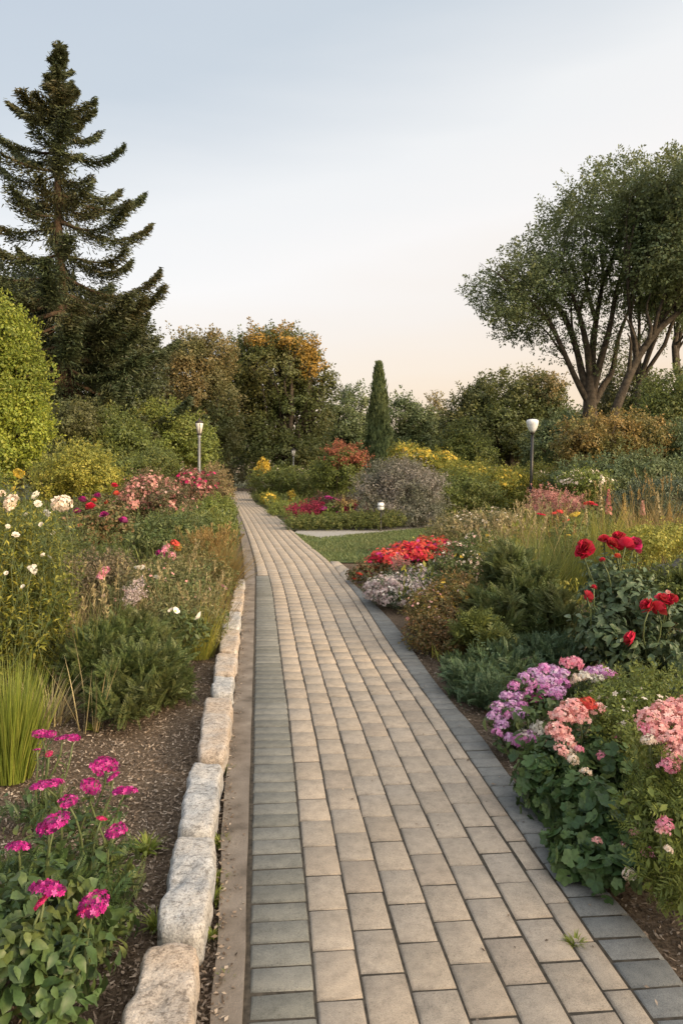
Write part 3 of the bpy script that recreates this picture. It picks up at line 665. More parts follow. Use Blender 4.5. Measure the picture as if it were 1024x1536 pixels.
def grass_clump(name, label, loc, h, spread, n, mat, wid=.006, group=None, cat='ornamental grass', tpl=BLADE, plume=None, lean=.35):
    lo = A(loc, float); t = thing(name, label, cat, lo, group); b = MB()
    a = rg.uniform(0, 6.28, n); r = spread*.25*np.sqrt(rg.random(n)); P = lo+np.c_[r*np.cos(a), r*np.sin(a), np.full(n, -.02)]
    ln = np.abs(rg.normal(0, lean, n)); D = nrm(np.c_[np.cos(a)*ln, np.sin(a)*ln, np.ones(n)]+rg.normal(size=(n, 3))*.06)
    N = np.c_[-np.cos(a), -np.sin(a), np.full(n, .3)]+rg.normal(size=(n, 3))*.4
    L = h*rg.uniform(.5, 1.1, n); b.scat(tpl, P, D, N, np.c_[L, wid*rg.uniform(.6, 1.4, n), L])
    b.build('blades', M[mat], t, False, lo)
    if plume:
        b = MB(); pm, k, ps = plume
        for i in range(k):
            aa = rg.uniform(0, 6.28); e = lo+A([math.cos(aa)*spread*rg.uniform(.1, .55), math.sin(aa)*spread*rg.uniform(.1, .55), h*rg.uniform(.85, 1.15)])
            pts = limb(b, lo+rg.normal(0, .02, 3)*A([1, 1, 0]), e, wid*.35, wid*.2, .04, 4, 6)
            d = nrm(pts[-1]-pts[-3]); m = 26; tt = rg.random(m)[:, None]
            b.scat(NEED, e-d*ps*tt, nrm(d+rg.normal(size=(m, 3))*.5), rdir(m), np.c_[rg.uniform(.18, .35, m)*ps, rg.uniform(.04, .08, m)*ps+.002, np.full(m, .01)], 0)
        b.build('plume', M[pm], t, False, lo)
    return t

# ================================================================ TREES
def conifer():
    Y = 40.0; lo = A([X(97, Y), Y, 0]); t = thing('spruce_tree', 'tall dark spruce with drooping tiers of branches, highest tree on the left', 'tree', lo)
    top = P3(88, 68, Y); tr = MB(); k = 14
    zz = np.linspace(0, 1, k)[:, None]; axis = lo+(top-lo)*zz; axis[:, 0] += .15*np.sin(zz[:, 0]*7)
    tr.tube(axis, np.linspace(.5, .03, k), 10)
    nd = MB(); Pn, Dn = [], []
    def ax(z): return A([np.interp(z, axis[:, 2], axis[:, 0]), Y, z])
    hz = A([2.5, 6, 9.5, 13, 15, 17, 18.5, 20, 21, 22, 23, 24.2, 25.2]); hl = A([6.2, 6.4, 6.2, 5.2, 4.9, 4.5, 3.8, 2.7, 1.9, 1.2, .75, .4, .15])
    z = 2.8; tier = 0
    while z < 24.7:
        Lm = np.interp(z, hz, hl); nb = 7 if z < 12 else 6; a0 = rg.uniform(0, 6.28)
        for j in range(nb):
            a = a0+j*2*math.pi/nb+rg.normal(0, .22); L = Lm*(rg.uniform(.72, 1.1) if z < 12 else rg.choice([.5, .8, 1.0, 1.15])*rg.uniform(.85, 1.08)); z0 = z+rg.normal(0, .22)
            up = np.interp(z, [3, 13, 19, 24], [-.42, -.36, -.12, .35]); m = 16
            s = np.linspace(0, 1, m); rr = L*s
            hh = L*(up*np.sin(s*1.6)*.8+.34*s**3.2)+.1*np.sin(s*5+j)
            ca, sa = math.cos(a), math.sin(a); side = A([-sa, ca, 0]); bend = rg.normal(0, .12)*L
            p0 = ax(z0); pts = p0+np.c_[ca*rr, sa*rr, hh]+side*(bend*s**2)[:, None]
            tr.tube(pts, np.linspace(max(.03, .022*L), .012, m), 5)
            dens = int(400*L+80) if z < 12 else (int(270*L+50) if z < 20 else int(300*L+70))
            u = np.sqrt(rg.uniform(.02, 1, dens)) if z > 12 else rg.uniform(.12, 1, dens)**.6
            q = np.stack([np.interp(u, s, pts[:, i]) for i in range(3)], 1)
            wd = (.30+.45*np.sin(np.clip(u*1.1, 0, 1)*math.pi*.85))*min(1, L/2.5+.25)
            lat = rg.normal(0, .42, dens)*wd; dn = -np.abs(rg.normal(0, .40, dens))*wd*(1.15 if z < 19 else .5)+rg.uniform(0, .14, dens)
            q = q+side*lat[:, None]+A([0, 0, 1.])*dn[:, None]
            d = nrm(A([ca, sa, 0])*.8+side*np.sign(lat)[:, None]*.6+np.c_[np.zeros((dens, 2)), -.35+.5*(rg.random(dens))]+rg.normal(size=(dens, 3))*.35)
            Pn.append(q); Dn.append(d)
        z += rg.uniform(.8, 1.15) if z < 9 else (rg.uniform(1.2, 1.75) if z > 12.5 and z < 20 else rg.uniform(.85, 1.3) if z < 20 else rg.uniform(.45, .65)); tier += 1
    # leader
    m = 900; u = rg.random(m); zc = 20.3+(25.1-20.3)*u; a = rg.uniform(0, 6.28, m); r = np.abs(rg.normal(0, .45, m))*(1.05-u)+.03
    Pn.append(np.c_[np.interp(zc, axis[:, 2], axis[:, 0])+r*np.cos(a), Y+r*np.sin(a), zc]); Dn.append(nrm(np.c_[np.cos(a), np.sin(a), np.full(m, .8)]))
    # thin hanging foliage close to the trunk
    m = 15000; zc = 2+19*rg.random(m)**1.5; a = rg.uniform(0, 6.28, m); r = np.abs(rg.normal(0, .75, m))*np.interp(zc, [2, 12, 20], [1.3, .8, .5])
    keep = np.sin(zc*2.9+a*1.0)+rg.normal(0, .6, m) > -.2; zc, a, r = zc[keep], a[keep], r[keep]; m = len(zc)
    Pn.append(np.c_[np.interp(zc, axis[:, 2], axis[:, 0])+r*np.cos(a), Y+r*np.sin(a), zc]); Dn.append(nrm(np.c_[np.cos(a)*.4, np.sin(a)*.4, np.full(m, -.8)]))
    P = np.concatenate(Pn); D = np.concatenate(Dn); m = len(P)
    s = rg.uniform(.14, .36, m); nd.scat(NEED, P-D*s[:, None]*.4, D, rdir(m)+A([0, 0, .7]), np.c_[s, rg.uniform(.04, .09, m), s])
    tr.build('trunk', M['barkr'], t, True, lo); nd.build('crown', M['conifer'], t, False, lo)
conifer()

def bigtree():
    Y = 42.0; lo = A([X(885, Y), Y, 0]); t = thing('tall_tree', 'tall spreading tree with many fanning bare stems, the largest on the right', 'tree', lo)
    tr = MB()
    def pl(pts, r0, r1, dy=0.0):
        m = len(pts); q = A([P3(x, y, Y+dy*i/(m-1)) for i, (x, y) in enumerate(pts)])
        s = np.linspace(0, 1, m); u = np.linspace(0, 1, m*4); q = np.stack([np.interp(u, s, q[:, i]) for i in range(3)], 1)
        for _ in range(3): q[1:-1] = (q[:-2]+q[1:-1]*2+q[2:])/4
        tr.tube(q, np.linspace(r0, r1, len(q)), 8); return q
    limbs = []
    tr.tube(A([[lo[0]-.1, Y, -.2], [lo[0], Y, 2.5], P3(884, 620, Y), P3(884, 590, Y), P3(886, 565, Y)]), [.62, .47, .40, .35, .29], 12)
    for pts, r0, r1, dy in ([(882, 605), (866, 575), (850, 540), (828, 490), (800, 455), (770, 430), (745, 410)], .19, .04, -2),\
            ([(884, 600), (872, 560), (866, 530), (850, 480), (822, 440), (800, 400), (785, 385)], .24, .05, 1.5),\
            ([(885, 570), (880, 520), (868, 470), (850, 420), (838, 370)], .22, .05, -1),\
            ([(886, 575), (888, 520), (893, 480), (905, 420), (900, 350)], .25, .05, 1),\
            ([(888, 590), (900, 540), (915, 490), (922, 440), (940, 380)], .24, .06, -1.5),\
            ([(890, 605), (906, 575), (918, 560), (925, 510), (940, 470), (960, 420)], .22, .05, 2),\
            ([(850, 540), (835, 520), (822, 500), (800, 480), (775, 470)], .08, .02, -1),\
            ([(840, 515), (820, 470), (790, 430), (772, 400)], .10, .03, -1.5),\
            ([(893, 480), (880, 440), (875, 390), (880, 340)], .14, .04, 1),\
            ([(905, 420), (925, 370), (945, 320), (965, 280)], .14, .04, 1),\
            ([(866, 530), (858, 500), (855, 460), (862, 410)], .10, .03, 0),\
            ([(868, 470), (880, 430), (890, 390)], .08, .03, -1):
        limbs.append(pl(pts, r0, r1, dy))
    for q in limbs:                                   # fine twigs
        for _ in range(9):
            i = rg.integers(len(q)//3, len(q)); d = rdir(1)[0]*A([1, 1, .6])+A([0, 0, .5]); limb(tr, q[i], q[i]+nrm(d)*rg.uniform(.6, 1.6), .03, .008, .08, 4, 5)
    tr.build('trunk', M['bark'], t, True, lo)
    pl_ = [(738, 436), (762, 420), (790, 408), (772, 452), (800, 440), (816, 392), (835, 420), (805, 372), (845, 345), (868, 385), (850, 318), (885, 332), (905, 298), (900, 362), (878, 418), (928, 335), (938, 388), (918, 432), (948, 296),
           (965, 348), (985, 402), (955, 440), (782, 484), (756, 470), (1000, 318), (985, 268), (845, 450), (880, 285), (925, 262), (1000, 440)]
    els = [EL(x, y, 34+6*math.sin(k*2.1), 15+4*math.sin(k*1.3), 42+1.9*math.sin(k*2.7), 3.0) for k, (x, y) in enumerate(pl_)]
    b = MB(); leafy(b, els, 13000, .38, .17, .55, LEAF, .3, keep=.5); twiggy(b, els, 1500, .8, 34, .165, .5, rad=.36, inner=.3, up=.3)
    # thin fringe of leaves hanging round the lower limbs
    fr = [EL(830, 480, 50, 40, 42, 3), EL(880, 480, 45, 45, 42, 3), EL(940, 500, 40, 45, 42, 3), EL(985, 480, 40, 45, 40, 3), EL(905, 530, 34, 40, 43, 2), EL(770, 475, 30, 30, 40.5, 2), EL(850, 530, 25, 25, 42, 2)]
    twiggy(b, fr, 330, .8, 30, .15, .5, rad=.4, inner=.2, up=-.1)
    b.build('crown', M['deep'], t, False, lo)
bigtree()
tree('leaning_tree', 'big tree cut by the right edge, its thick trunk arching right', [EL(1002, 300, 52, 46, 38, 4.5), EL(1035, 370, 60, 80, 38, 5), EL(985, 350, 42, 55, 39, 4), EL(1050, 285, 50, 50, 38, 5), EL(1010, 430, 45, 40, 38.5, 4), EL(975, 400, 40, 50, 38, 3), EL(965, 300, 34, 40, 38.5, 3)],
     M['deep'], 22000, .55, .25, .2, base=(X(925, 40), 40.5, 0), keep=.45)
# visible arching trunk of that tree and a second upright stem
b = MB(); q = A([P3(x, y, 38) for x, y in ((916, 640), (924, 610), (938, 575), (958, 530), (985, 495), (1015, 470), (1050, 440))]); u = np.linspace(0, 6, 25)
q = np.stack([np.interp(u, np.arange(7), q[:, i]) for i in range(3)], 1)
for _ in range(4): q[1:-1] = (q[:-2]+2*q[1:-1]+q[2:])/4
b.tube(np.concatenate([[q[0]-A([.3, 0, 4.2])], q]), np.linspace(.26, .12, 26), 10)
for i, e in ((9, (940, 500)), (13, (975, 440)), (15, (1000, 420)), (11, (935, 470))): limb(b, q[i], P3(*e, 37.5), .13, .03, .08, 6)
lt = next(o for o in bpy.data.objects if o.name == 'leaning_tree'); b.build('limb', M['bark'], lt, True, A(lt.location))
tree('slender_tree', 'slender upright trunk at the right edge below the leafy canopy', [EL(1020, 440, 35, 40, 46, 3), EL(1045, 400, 40, 60, 46, 3)], M['deep'], 9000, .6, .25, .38, base=(X(1012, 46), 46, 0))

tree('broadleaf_tree', 'bright yellow green rounded tree at the left edge', [EL(-20, 560, 78, 105, 24), EL(15, 600, 56, 85, 23.5), EL(-5, 505, 48, 50, 24), EL(28, 655, 42, 50, 23), EL(38, 560, 24, 40, 24), EL(-30, 690, 60, 40, 22)],
     M['bright'], 26000, .38, .15, .18, keep=.7)
tree('evergreen_tree', 'dark evergreen mass under the left side of the tall spruce', [EL(55, 480, 60, 62, 45, 3), EL(20, 430, 45, 35, 46, 3), EL(90, 560, 55, 75, 43, 3), EL(70, 640, 50, 70, 40, 3)], M['conifer'], 20000, .7, .26, .3, keep=.6)
tree('evergreen_tree', 'dark brownish evergreen standing right of the spruce trunk', [EL(180, 560, 48, 75, 44, 3), EL(205, 530, 36, 45, 45, 2.5), EL(150, 500, 45, 60, 45, 2.5), EL(205, 610, 42, 55, 44, 3)], M['conifer'], 20000, .65, .26, .3, keep=.6)
tree('leafy_tree', 'dark olive bushy tree behind the yellow green shrub', [EL(75, 670, 42, 40, 32, 2), EL(115, 640, 35, 35, 33, 2), EL(50, 700, 40, 35, 31, 2)], M['dark'], 11000, .45, .19, .2)
tree('leafy_tree', 'olive green tree in the gap between evergreens and the left lamp', [EL(160, 655, 48, 42, 35, 2.2), EL(190, 680, 40, 40, 34, 2), EL(140, 690, 40, 30, 33, 2)], [M['mid']], 12000, .5, .2, .2)
tree('leafy_tree', 'light green layered tree just left of the lantern lamp', [EL(245, 635, 36, 30, 42, 2), EL(270, 660, 42, 36, 41, 2.2), EL(225, 665, 32, 40, 41, 2), EL(300, 680, 24, 32, 41, 1.8)], M['fresh'], 14000, .5, .2, .2)
tree('autumn_tree', 'russet brown autumn tree behind the lantern lamp', [EL(295, 560, 50, 50, 60), EL(275, 530, 32, 30, 60), EL(320, 535, 32, 32, 60), EL(310, 600, 45, 40, 59), EL(262, 570, 22, 45, 60)], M['brown'], 16000, .75, .3, .35, keep=.65)
tree('autumn_tree', 'dull green autumn tree low behind the lantern lamp top', [EL(320, 650, 42, 46, 58), EL(280, 640, 38, 40, 59)], M['dark'], 8000, .7, .3, .3)
g = 'trees closing the far end of the garden'
tree('oak_tree', 'broad oak with gold leaves at its top, largest of the far trees', [EL(385, 535, 45, 36, 66), EL(425, 525, 42, 30, 66), EL(455, 560, 34, 40, 66), EL(360, 560, 34, 45, 67), EL(405, 590, 55, 45, 66), EL(470, 605, 30, 50, 65), EL(440, 640, 60, 50, 64), EL(380, 650, 55, 45, 65), EL(430, 680, 70, 30, 63), EL(410, 560, 52, 42, 64.5), EL(350, 545, 26, 36, 66), EL(345, 600, 30, 45, 65), EL(482, 590, 24, 36, 66), EL(440, 520, 30, 22, 66), EL(365, 610, 40, 40, 66),
     EL(428, 512, 22, 12, 65, 2, 1), EL(455, 528, 20, 14, 65, 2, 1), EL(385, 512, 16, 10, 65, 2, 1), EL(462, 550, 14, 18, 64.5, 2, 1)], [M['oak'], M['gold']], 34000, .85, .34, .5, keep=.68, group=g)  # topmost blobs use the gold leaf material
tree('leafy_tree', 'dark tree filling the dip between the oak and the cypress', [EL(528, 622, 34, 42, 74), EL(510, 650, 34, 45, 72), EL(515, 670, 38, 35, 74), EL(548, 660, 26, 40, 76)], M['deep'], 10000, .85, .36, .3, group=g)
tree('leafy_tree', 'dark tree just right of the cypress', [EL(602, 632, 30, 36, 78), EL(628, 648, 32, 36, 78), EL(590, 675, 36, 26, 77)], M['deep'], 10000, .85, .36, .3, group=g)
tree('sparse_tree', 'thin reddish sapling poking above the far treeline', [EL(653, 605, 11, 18, 80), EL(650, 630, 14, 20, 80), EL(660, 650, 16, 18, 80)], M['brown'], 1500, .6, .34, .15, group=g)
tree('leafy_tree', 'wide round dark tree behind the white tulip lamp', [EL(755, 605, 55, 44, 68), EL(710, 625, 40, 40, 68), EL(800, 605, 42, 42, 68), EL(740, 650, 70, 45, 67), EL(815, 640, 42, 42, 67), EL(690, 655, 30, 35, 69), EL(820, 590, 22, 26, 67, 2, 1)], [M['oak'], M['brown']], 28000, .85, .34, .45, group=g)
tree('leafy_tree', 'low dark tree between the round tree and the big stems', [EL(850, 645, 40, 24, 60), EL(885, 640, 40, 22, 58), EL(830, 670, 50, 30, 58)], M['deep'], 9000, .7, .3, .3, group=g)
def cypress():
    Y = 62.0; lo = A([X(568, Y), Y, 0]); t = thing('cypress_tree', 'narrow pointed dark cypress standing alone in the far centre', 'tree', lo); t['group'] = g
    b = MB(); top = Z(548, Y); n = 9000; u = rg.random(n)**.75; z = .2+u*(top-.2); a = rg.uniform(0, 6.28, n)
    rad = np.interp(z/top, [0, .15, .3, .5, .7, .9, 1], [1.45, 1.35, 1.1, .78, .56, .28, .03])*(1+.16*np.sin(a*3+z*1.7)+.14*np.sin(a*5-z*3.3))*rg.uniform(.6, 1.12, n)
    P = np.c_[lo[0]+rad*np.cos(a), Y+rad*np.sin(a), z]; D = nrm(np.c_[np.cos(a)*.35, np.sin(a)*.35, np.ones(n)]+rg.normal(size=(n, 3))*.2); N = np.c_[np.cos(a), np.sin(a), np.full(n, .3)]+rg.normal(size=(n, 3))*.3
    s = rg.uniform(.25, .6, n); b.scat(LEAF, P, D, N, np.c_[s, s*.35, s]); b.build('crown', M['deep'], t, False, lo)
    b = MB(); b.tube([lo-A([0, 0, .1]), lo+A([0, 0, top*.9])], [.22, .03], 8); b.build('trunk', M['bark'], t, True, lo)
cypress()
for px, w, hgt, l in ((345, 60, 60, 'far dark tree seen under the russet autumn tree'), (500, 50, 45, 'far dark tree low behind the second lamp'), (570, 50, 40, 'far dark tree hidden mostly behind the cypress'),
                      (650, 50, 52, 'far dark tree below the reddish sapling'), (720, 50, 45, 'far tree behind the light green dome shrub'), (790, 60, 50, 'far tree low behind the white tulip lamp'), (240, 60, 70, 'far dark tree in the gap right of the spruce')):
    tree('background_tree', l, [EL(px, 700-hgt*.7, w*.8, hgt*.55, 92), EL(px+w*.4, 695-hgt*.3, w*.6, hgt*.5, 91), EL(px-w*.4, 695-hgt*.3, w*.6, hgt*.5, 93)], M['deep'], 6000, 1.1, .5, .35, group=g)
tree('leafy_tree', 'near black tree behind the fanning stems on the right', [EL(940, 590, 36, 40, 47, 2), EL(920, 615, 36, 24, 47, 2), EL(965, 620, 30, 30, 46, 2)], M['dark'], 10000, .5, .22, .25)
tree('leafy_tree', 'green leafy tree at the right edge above the olive shrubs', [EL(1010, 600, 42, 45, 31, 2), EL(985, 640, 34, 40, 30, 1.8), EL(1035, 640, 50, 60, 30, 2)], M['mid'], 15000, .42, .17, .2)
tree('leafy_tree', 'deep green tree low at the right edge behind the garden', [EL(1000, 690, 45, 48, 26, 1.6), EL(1040, 690, 50, 60, 26, 1.6)], M['deep'], 10000, .36, .15, .16)

# ================================================================ FAR AND MIDDLE SHRUBS
bush('round_shrub', 'light green dome shaped shrub before the far round tree', [EL(690, 672, 38, 30, 46, 1.6), EL(712, 684, 30, 22, 45, 1.4), EL(672, 685, 24, 22, 46, 1.2), EL(690, 650, 20, 14, 46, .9)], M['mid'], 9000, .4, .2, sr=.05)
bush('autumn_shrub', 'wide orange brown shrub beneath the tall right tree', [EL(915, 660, 60, 34, 26, 1.5), EL(870, 668, 32, 32, 25.5, 1.2), EL(962, 662, 36, 30, 26, 1.3), EL(900, 690, 40, 28, 25.5, 1.2)], M['orange'], 14000, .36, .15, sr=.04)
bush('green_shrub', 'dark green spreading shrub below the orange brown one', [EL(905, 722, 60, 26, 23, 1.2), EL(965, 715, 50, 30, 23, 1.2), EL(865, 722, 30, 20, 24, 1.0)], M['deep'], 11000, .32, .14, sr=.03)
bush('green_shrub', 'grey green shrub at the right edge above the yellow goldenrod', [EL(1000, 755, 50, 36, 17, 1.0), EL(950, 762, 36, 24, 17.5, .9)], M['greygreen'], 9000, .2, .08)
gg = 'yellow flowering shrubs round the middle beds'
bush('grey_shrub', 'big rounded grey lilac shrub behind the lawn', [EL(595, 735, 56, 42, 23, 1.2), EL(560, 748, 32, 34, 22.6, .8), EL(632, 742, 36, 40, 22.6, .9), EL(595, 712, 40, 24, 23, .9), EL(575, 770, 42, 18, 22, .8), EL(625, 772, 36, 16, 22, .8)], M['grey'], 15000, .24, .10, .35, spray=(1200, .35, FROND_S), sr=.02)
bush('green_shrub', 'dark green shrub touching the right of the grey lilac one', [EL(690, 745, 42, 34, 25, 1.1), EL(662, 750, 26, 30, 24.5, .9), EL(720, 752, 34, 30, 25, 1.0)], M['mid'], 11000, .26, .11, sr=.02)
bush('golden_shrub', 'yellow tinged shrub with golden sprays left of the white lamp', [EL(735, 725, 36, 24, 26.5, 1.0), EL(762, 735, 36, 30, 26, 1.0), EL(700, 715, 34, 18, 27, 1.0)], M['yg'], 9000, .24, .11, group=gg, sr=.02, flowers=[('blossom', 'yellow', 350, .05, -.3)])
bush('golden_shrub', 'yellow green shrub around the foot of the white lamp', [EL(815, 722, 34, 24, 28, 1.0), EL(785, 730, 26, 26, 28.5, 1.0), EL(840, 732, 24, 18, 28, .9)], M['yg'], 8000, .24, .11, group=gg, sr=.02)
bush('golden_shrub', 'green shrub with bright yellow blossom behind the grey lilac one', [EL(608, 682, 22, 14, 36, .9), EL(632, 692, 26, 14, 35, .9), EL(660, 694, 22, 13, 36, .9)], M['yg'], 5000, .28, .14, group=gg, flowers=[('blossom', 'yellow', 420, .085, .0)])
bush('cream_shrub', 'pale cream flowering shrub right of the white lamp', [EL(880, 725, 34, 15, 20, .7), EL(860, 735, 22, 16, 20, .6)], M['fresh'], 4500, .2, .09, flowers=[('blossom', 'cream', 260, .045, .2)])
bush('red_shrub', 'green shrub with a coral red top in the middle distance', [EL(512, 706, 30, 30, 35, 1.1), EL(490, 712, 24, 24, 35, .9), EL(512, 684, 26, 13, 35, .9, 1), EL(535, 690, 12, 14, 35, .5, 1)], [M['mid'], petal('coral_leaves', [(.20, .07, .045), (.34, .11, .07), (.40, .17, .09)])], 9000, .3, .14, sr=.02)
bush('clipped_hedge', 'long soft green hedge along the far bend of the path', [EL(398, 724, 24, 17, 43, 1.2), EL(425, 720, 28, 18, 42, 1.2), EL(455, 722, 30, 18, 41, 1.2), EL(482, 726, 24, 18, 39, 1.1)], M['mid'], 13000, .28, .13, cat='hedge', sr=.02)
bush('low_hedge', 'low clipped green hedge edging the side path by the lawn', [EL(x, 783.5-.035*(x-440), 14, 10, 21.2, .55) for x in range(442, 600, 15)], M['mid'], 12000, .12, .06, cat='hedge', stems=10, sr=.008)
bush('ground_shrub', 'low green mound at the corner where the side path starts', [EL(405, 752, 16, 9, 37, .6), EL(425, 766, 26, 8, 28, .7), EL(395, 745, 14, 10, 42, .6)], M['fresh'], 4000, .18, .09, sr=.01)
bush('yellow_flower', 'yellow flowering plant low beside the far path bend', [EL(404, 750, 12, 9, 35, .4)], M['yg'], 1600, .15, .08, cat='flowering plant', flowers=[('blossom', 'yellow', 90, .06, -.2)])
bush('yellow_flower', 'bright yellow upright flower clump before the long hedge', [EL(437, 744, 6, 9, 36, .25)], M['yellow'], 400, .1, .1, cat='flowering plant')
bush('yellow_flower', 'golden yellow upright plant at the left end of the hedge', [EL(394, 697, 7, 12, 48, .35), EL(388, 706, 6, 8, 48, .3), EL(400, 704, 6, 8, 48, .3)], M['yellow'], 700, .15, .16, cat='flowering plant')
gb = 'burgundy and magenta flowers behind the low hedge'
bush('burgundy_plant', 'burgundy leaved plant at the left behind the low hedge', [EL(452, 768, 20, 11, 23, .5), EL(475, 764, 16, 10, 23, .5)], [M['burg']], 2600, .12, .075, cat='flowering plant', group=gb)
bush('burgundy_plant', 'burgundy leaved plant at the right before the grey shrub', [EL(532, 766, 20, 9, 22.5, .45), EL(545, 770, 14, 9, 22.3, .4)], [M['burg']], 2200, .12, .075, cat='flowering plant', group=gb)
bush('dusky_plant', 'dusky green and red plant between the two burgundy ones', [EL(500, 760, 20, 12, 23.5, .5), EL(480, 754, 16, 9, 24.5, .5), EL(520, 756, 22, 9, 24.5, .5)], leafmat('dusky_leaves', [(.05, .05, .025), (.11, .07, .04), (.2, .06, .05)]), 3200, .14, .08, cat='flowering plant', group=gb)
flower_plant('magenta_plant', 'magenta flower heads above the burgundy bed behind the low hedge', [EL(502, 762, 16, 9, 22.8, .4)], M['mid'], 700, .12, .08, [(493, 747, 23, 7, 'magenta'), (506, 750, 23, 6, 'magenta'), (486, 762, 22.6, 7, 'magenta'), (500, 762, 22.6, 6, 'magenta'), (508, 768, 22.4, 5, 'magenta'), (538, 748, 23, 4, 'lilacp')], cat='flowering plant', group=gb)
bush('straw_grass', 'pale straw coloured tuft among the burgundy flowers', [EL(522, 755, 16, 5, 22.4, .3)], M['gold2'], 700, .12, .08, cat='ornamental grass')

# ---- left, far and middle
bush('olive_shrub', 'brownish olive shrub beyond the left lamp beside the path end', [EL(352, 710, 24, 15, 67, 1.5), EL(374, 714, 18, 12, 66.5, 1.3), EL(332, 712, 20, 14, 66, 1.5), EL(392, 716, 14, 10, 66, 1.2)], leafmat('olive_leaves', [(.13, .125, .055), (.22, .19, .085), (.30, .24, .10)]), 6000, .3, .15, sr=.02)
bush('straw_shrub', 'tawny shrub with pinkish tops right of the left lamp foot', [EL(322, 722, 18, 22, 31, .8), EL(335, 735, 14, 16, 30, .7)], leafmat('tawny_leaves', [(.13, .12, .05), (.25, .19, .09), (.34, .24, .13)]), 4000, .22, .1)
bush('yellow_shrub', 'small yellow shrub at the left of the far path end', [EL(326, 728, 12, 9, 40, .6), EL(321, 738, 10, 9, 35, .5)], M['yg'], 2200, .18, .1, group=gg, flowers=[('blossom', 'yellow', 110, .07, -.2)])
bush('green_shrub', 'fresh green leafy shrub spilling to the kerb near the lamp', [EL(322, 772, 24, 26, 21, .7), EL(338, 792, 16, 20, 18.5, .5), EL(318, 795, 24, 22, 17.5, .6), EL(338, 768, 10, 14, 25, .5)], M['fresh'], 7000, .18, .085)
gp = 'pink astilbe shrubs in the left bed'
bush('red_astilbe', 'crimson topped shrub around the left lamp post', [EL(285, 735, 26, 28, 23.5, .9), EL(300, 750, 20, 24, 23, .8), EL(318, 725, 12, 14, 24, .5)], leafmat('reddish_green_leaves', [(.07, .08, .03), (.13, .11, .05), (.22, .10, .07)]), 6000, .2, .09, group=gp, flowers=[('blossom', 'magdark', 180, .055, .1), ('blossom', 'dusty', 500, .05, -.3)])
bush('pink_astilbe', 'dusty pink feathery shrub in the middle of the left bed', [EL(225, 745, 36, 32, 18.5, .8), EL(200, 760, 26, 28, 18, .7), EL(255, 760, 30, 28, 18, .7)], leafmat('astilbe_leaves', [(.07, .08, .035), (.13, .12, .055), (.2, .13, .08)]), 9000, .17, .075, group=gp, flowers=[('blossom', 'dusty', 1100, .042, -.2), ('blossom', 'salmon', 160, .035, -.1)])
bush('leafy_shrub', 'yellow green twiggy shrub behind the roses on the left', [EL(120, 705, 42, 36, 18, .9), EL(85, 720, 30, 30, 18, .8), EL(150, 720, 30, 30, 18.3, .8)], M['yg'], 10000, .2, .085, tpl=LEAF)
bush('leafy_shrub', 'olive green shrub between the yellow green one and the pink astilbe', [EL(195, 712, 36, 26, 22, .9), EL(235, 700, 30, 26, 23, .9)], M['mid'], 8000, .2, .09)
bush('leafy_shrub', 'shady green shrub below the pink astilbe on the left', [EL(215, 810, 42, 30, 13, .6), EL(250, 800, 36, 30, 13.5, .6), EL(280, 795, 30, 26, 14.5, .6)], M['feather'], 8000, .13, .06)
flower_plant('rose_bush', 'pink and red rose bush at the left behind the brown heath', [EL(145, 775, 36, 34, 11, .5), EL(120, 795, 30, 30, 10.5, .4), EL(170, 790, 26, 30, 11, .4)], [leafmat('rose_bush_leaves', [(.07, .09, .03), (.13, .13, .045), (.22, .12, .06)])], 5000, .12, .06,
             [(123, 752, 10.6, 8, 'magenta'), (146, 745, 10.8, 6, 'magenta'), (137, 762, 10.4, 9, 'red'), (116, 769, 10.2, 7, 'magenta'), (157, 774, 10.3, 7, 'magenta'), (184, 783, 10.2, 8, 'magenta'), (172, 730, 11.3, 6, 'red'), (175, 742, 11.2, 6, 'coral'), (120, 789, 10.0, 4, 'coral'), (160, 755, 11, 4, 'coral'), (141, 752, 10.6, 5, 'coral')],
             kind='rose', tpl=LEAF, cat='rose bush', hname='rose', smooth=False)
def weeds(label, els, n, heads, mat='yg', kind='daisy', name='tall_daisy_plant'):
    lo = base_of(els); t = thing(name, label, 'flowering plant', lo); b = MB(); s = MB()
    for i in range(n):
        c, r, _ = els[i % len(els)]; e = c+A([rg.uniform(-1, 1)*r[0], rg.uniform(-1, 1)*r[1], rg.uniform(-.2, 1)*r[2]]); p0 = A([c[0]+(e[0]-c[0])*.7, e[1], -.03])
        pts = limb(s, p0, e, .003, .0013, .10, 4, 7); m = 105; tt = rg.uniform(.1, 1, m)
        q = np.stack([np.interp(tt, np.linspace(0, 1, 7), pts[:, k]) for k in range(3)], 1); a = rg.uniform(0, 6.28, m)
        D = nrm(np.c_[np.cos(a)*.9, np.sin(a)*.9, rg.normal(.45, .5, m)]); L = rg.uniform(.025, .075, m)*(1.2-tt*.5); q = q+D*rg.uniform(0, .05, m)[:, None]; b.scat(LEAF, q, D, rdir(m)*.5+A([0, 0, 1.]), np.c_[L, L*.34, L], (rg.random(m) < .4).astype(int))
    b.build('foliage', [M[mat], M['feather']], t, False, lo)
    for h in heads:
        p = P3(*h[:3]); head(t, lo, h[5] if len(h) > 5 else kind, h[4], p, h[3]*h[2]/F, (.95+rg.normal(0, .15), rg.normal(0, .2)))
        limb(s, A([p[0]+rg.normal(0, .1), p[1]+.05, .3]), p, .0025, .002, .08, 4, 5)
    s.build('stem', M['stem'], t, False, lo)
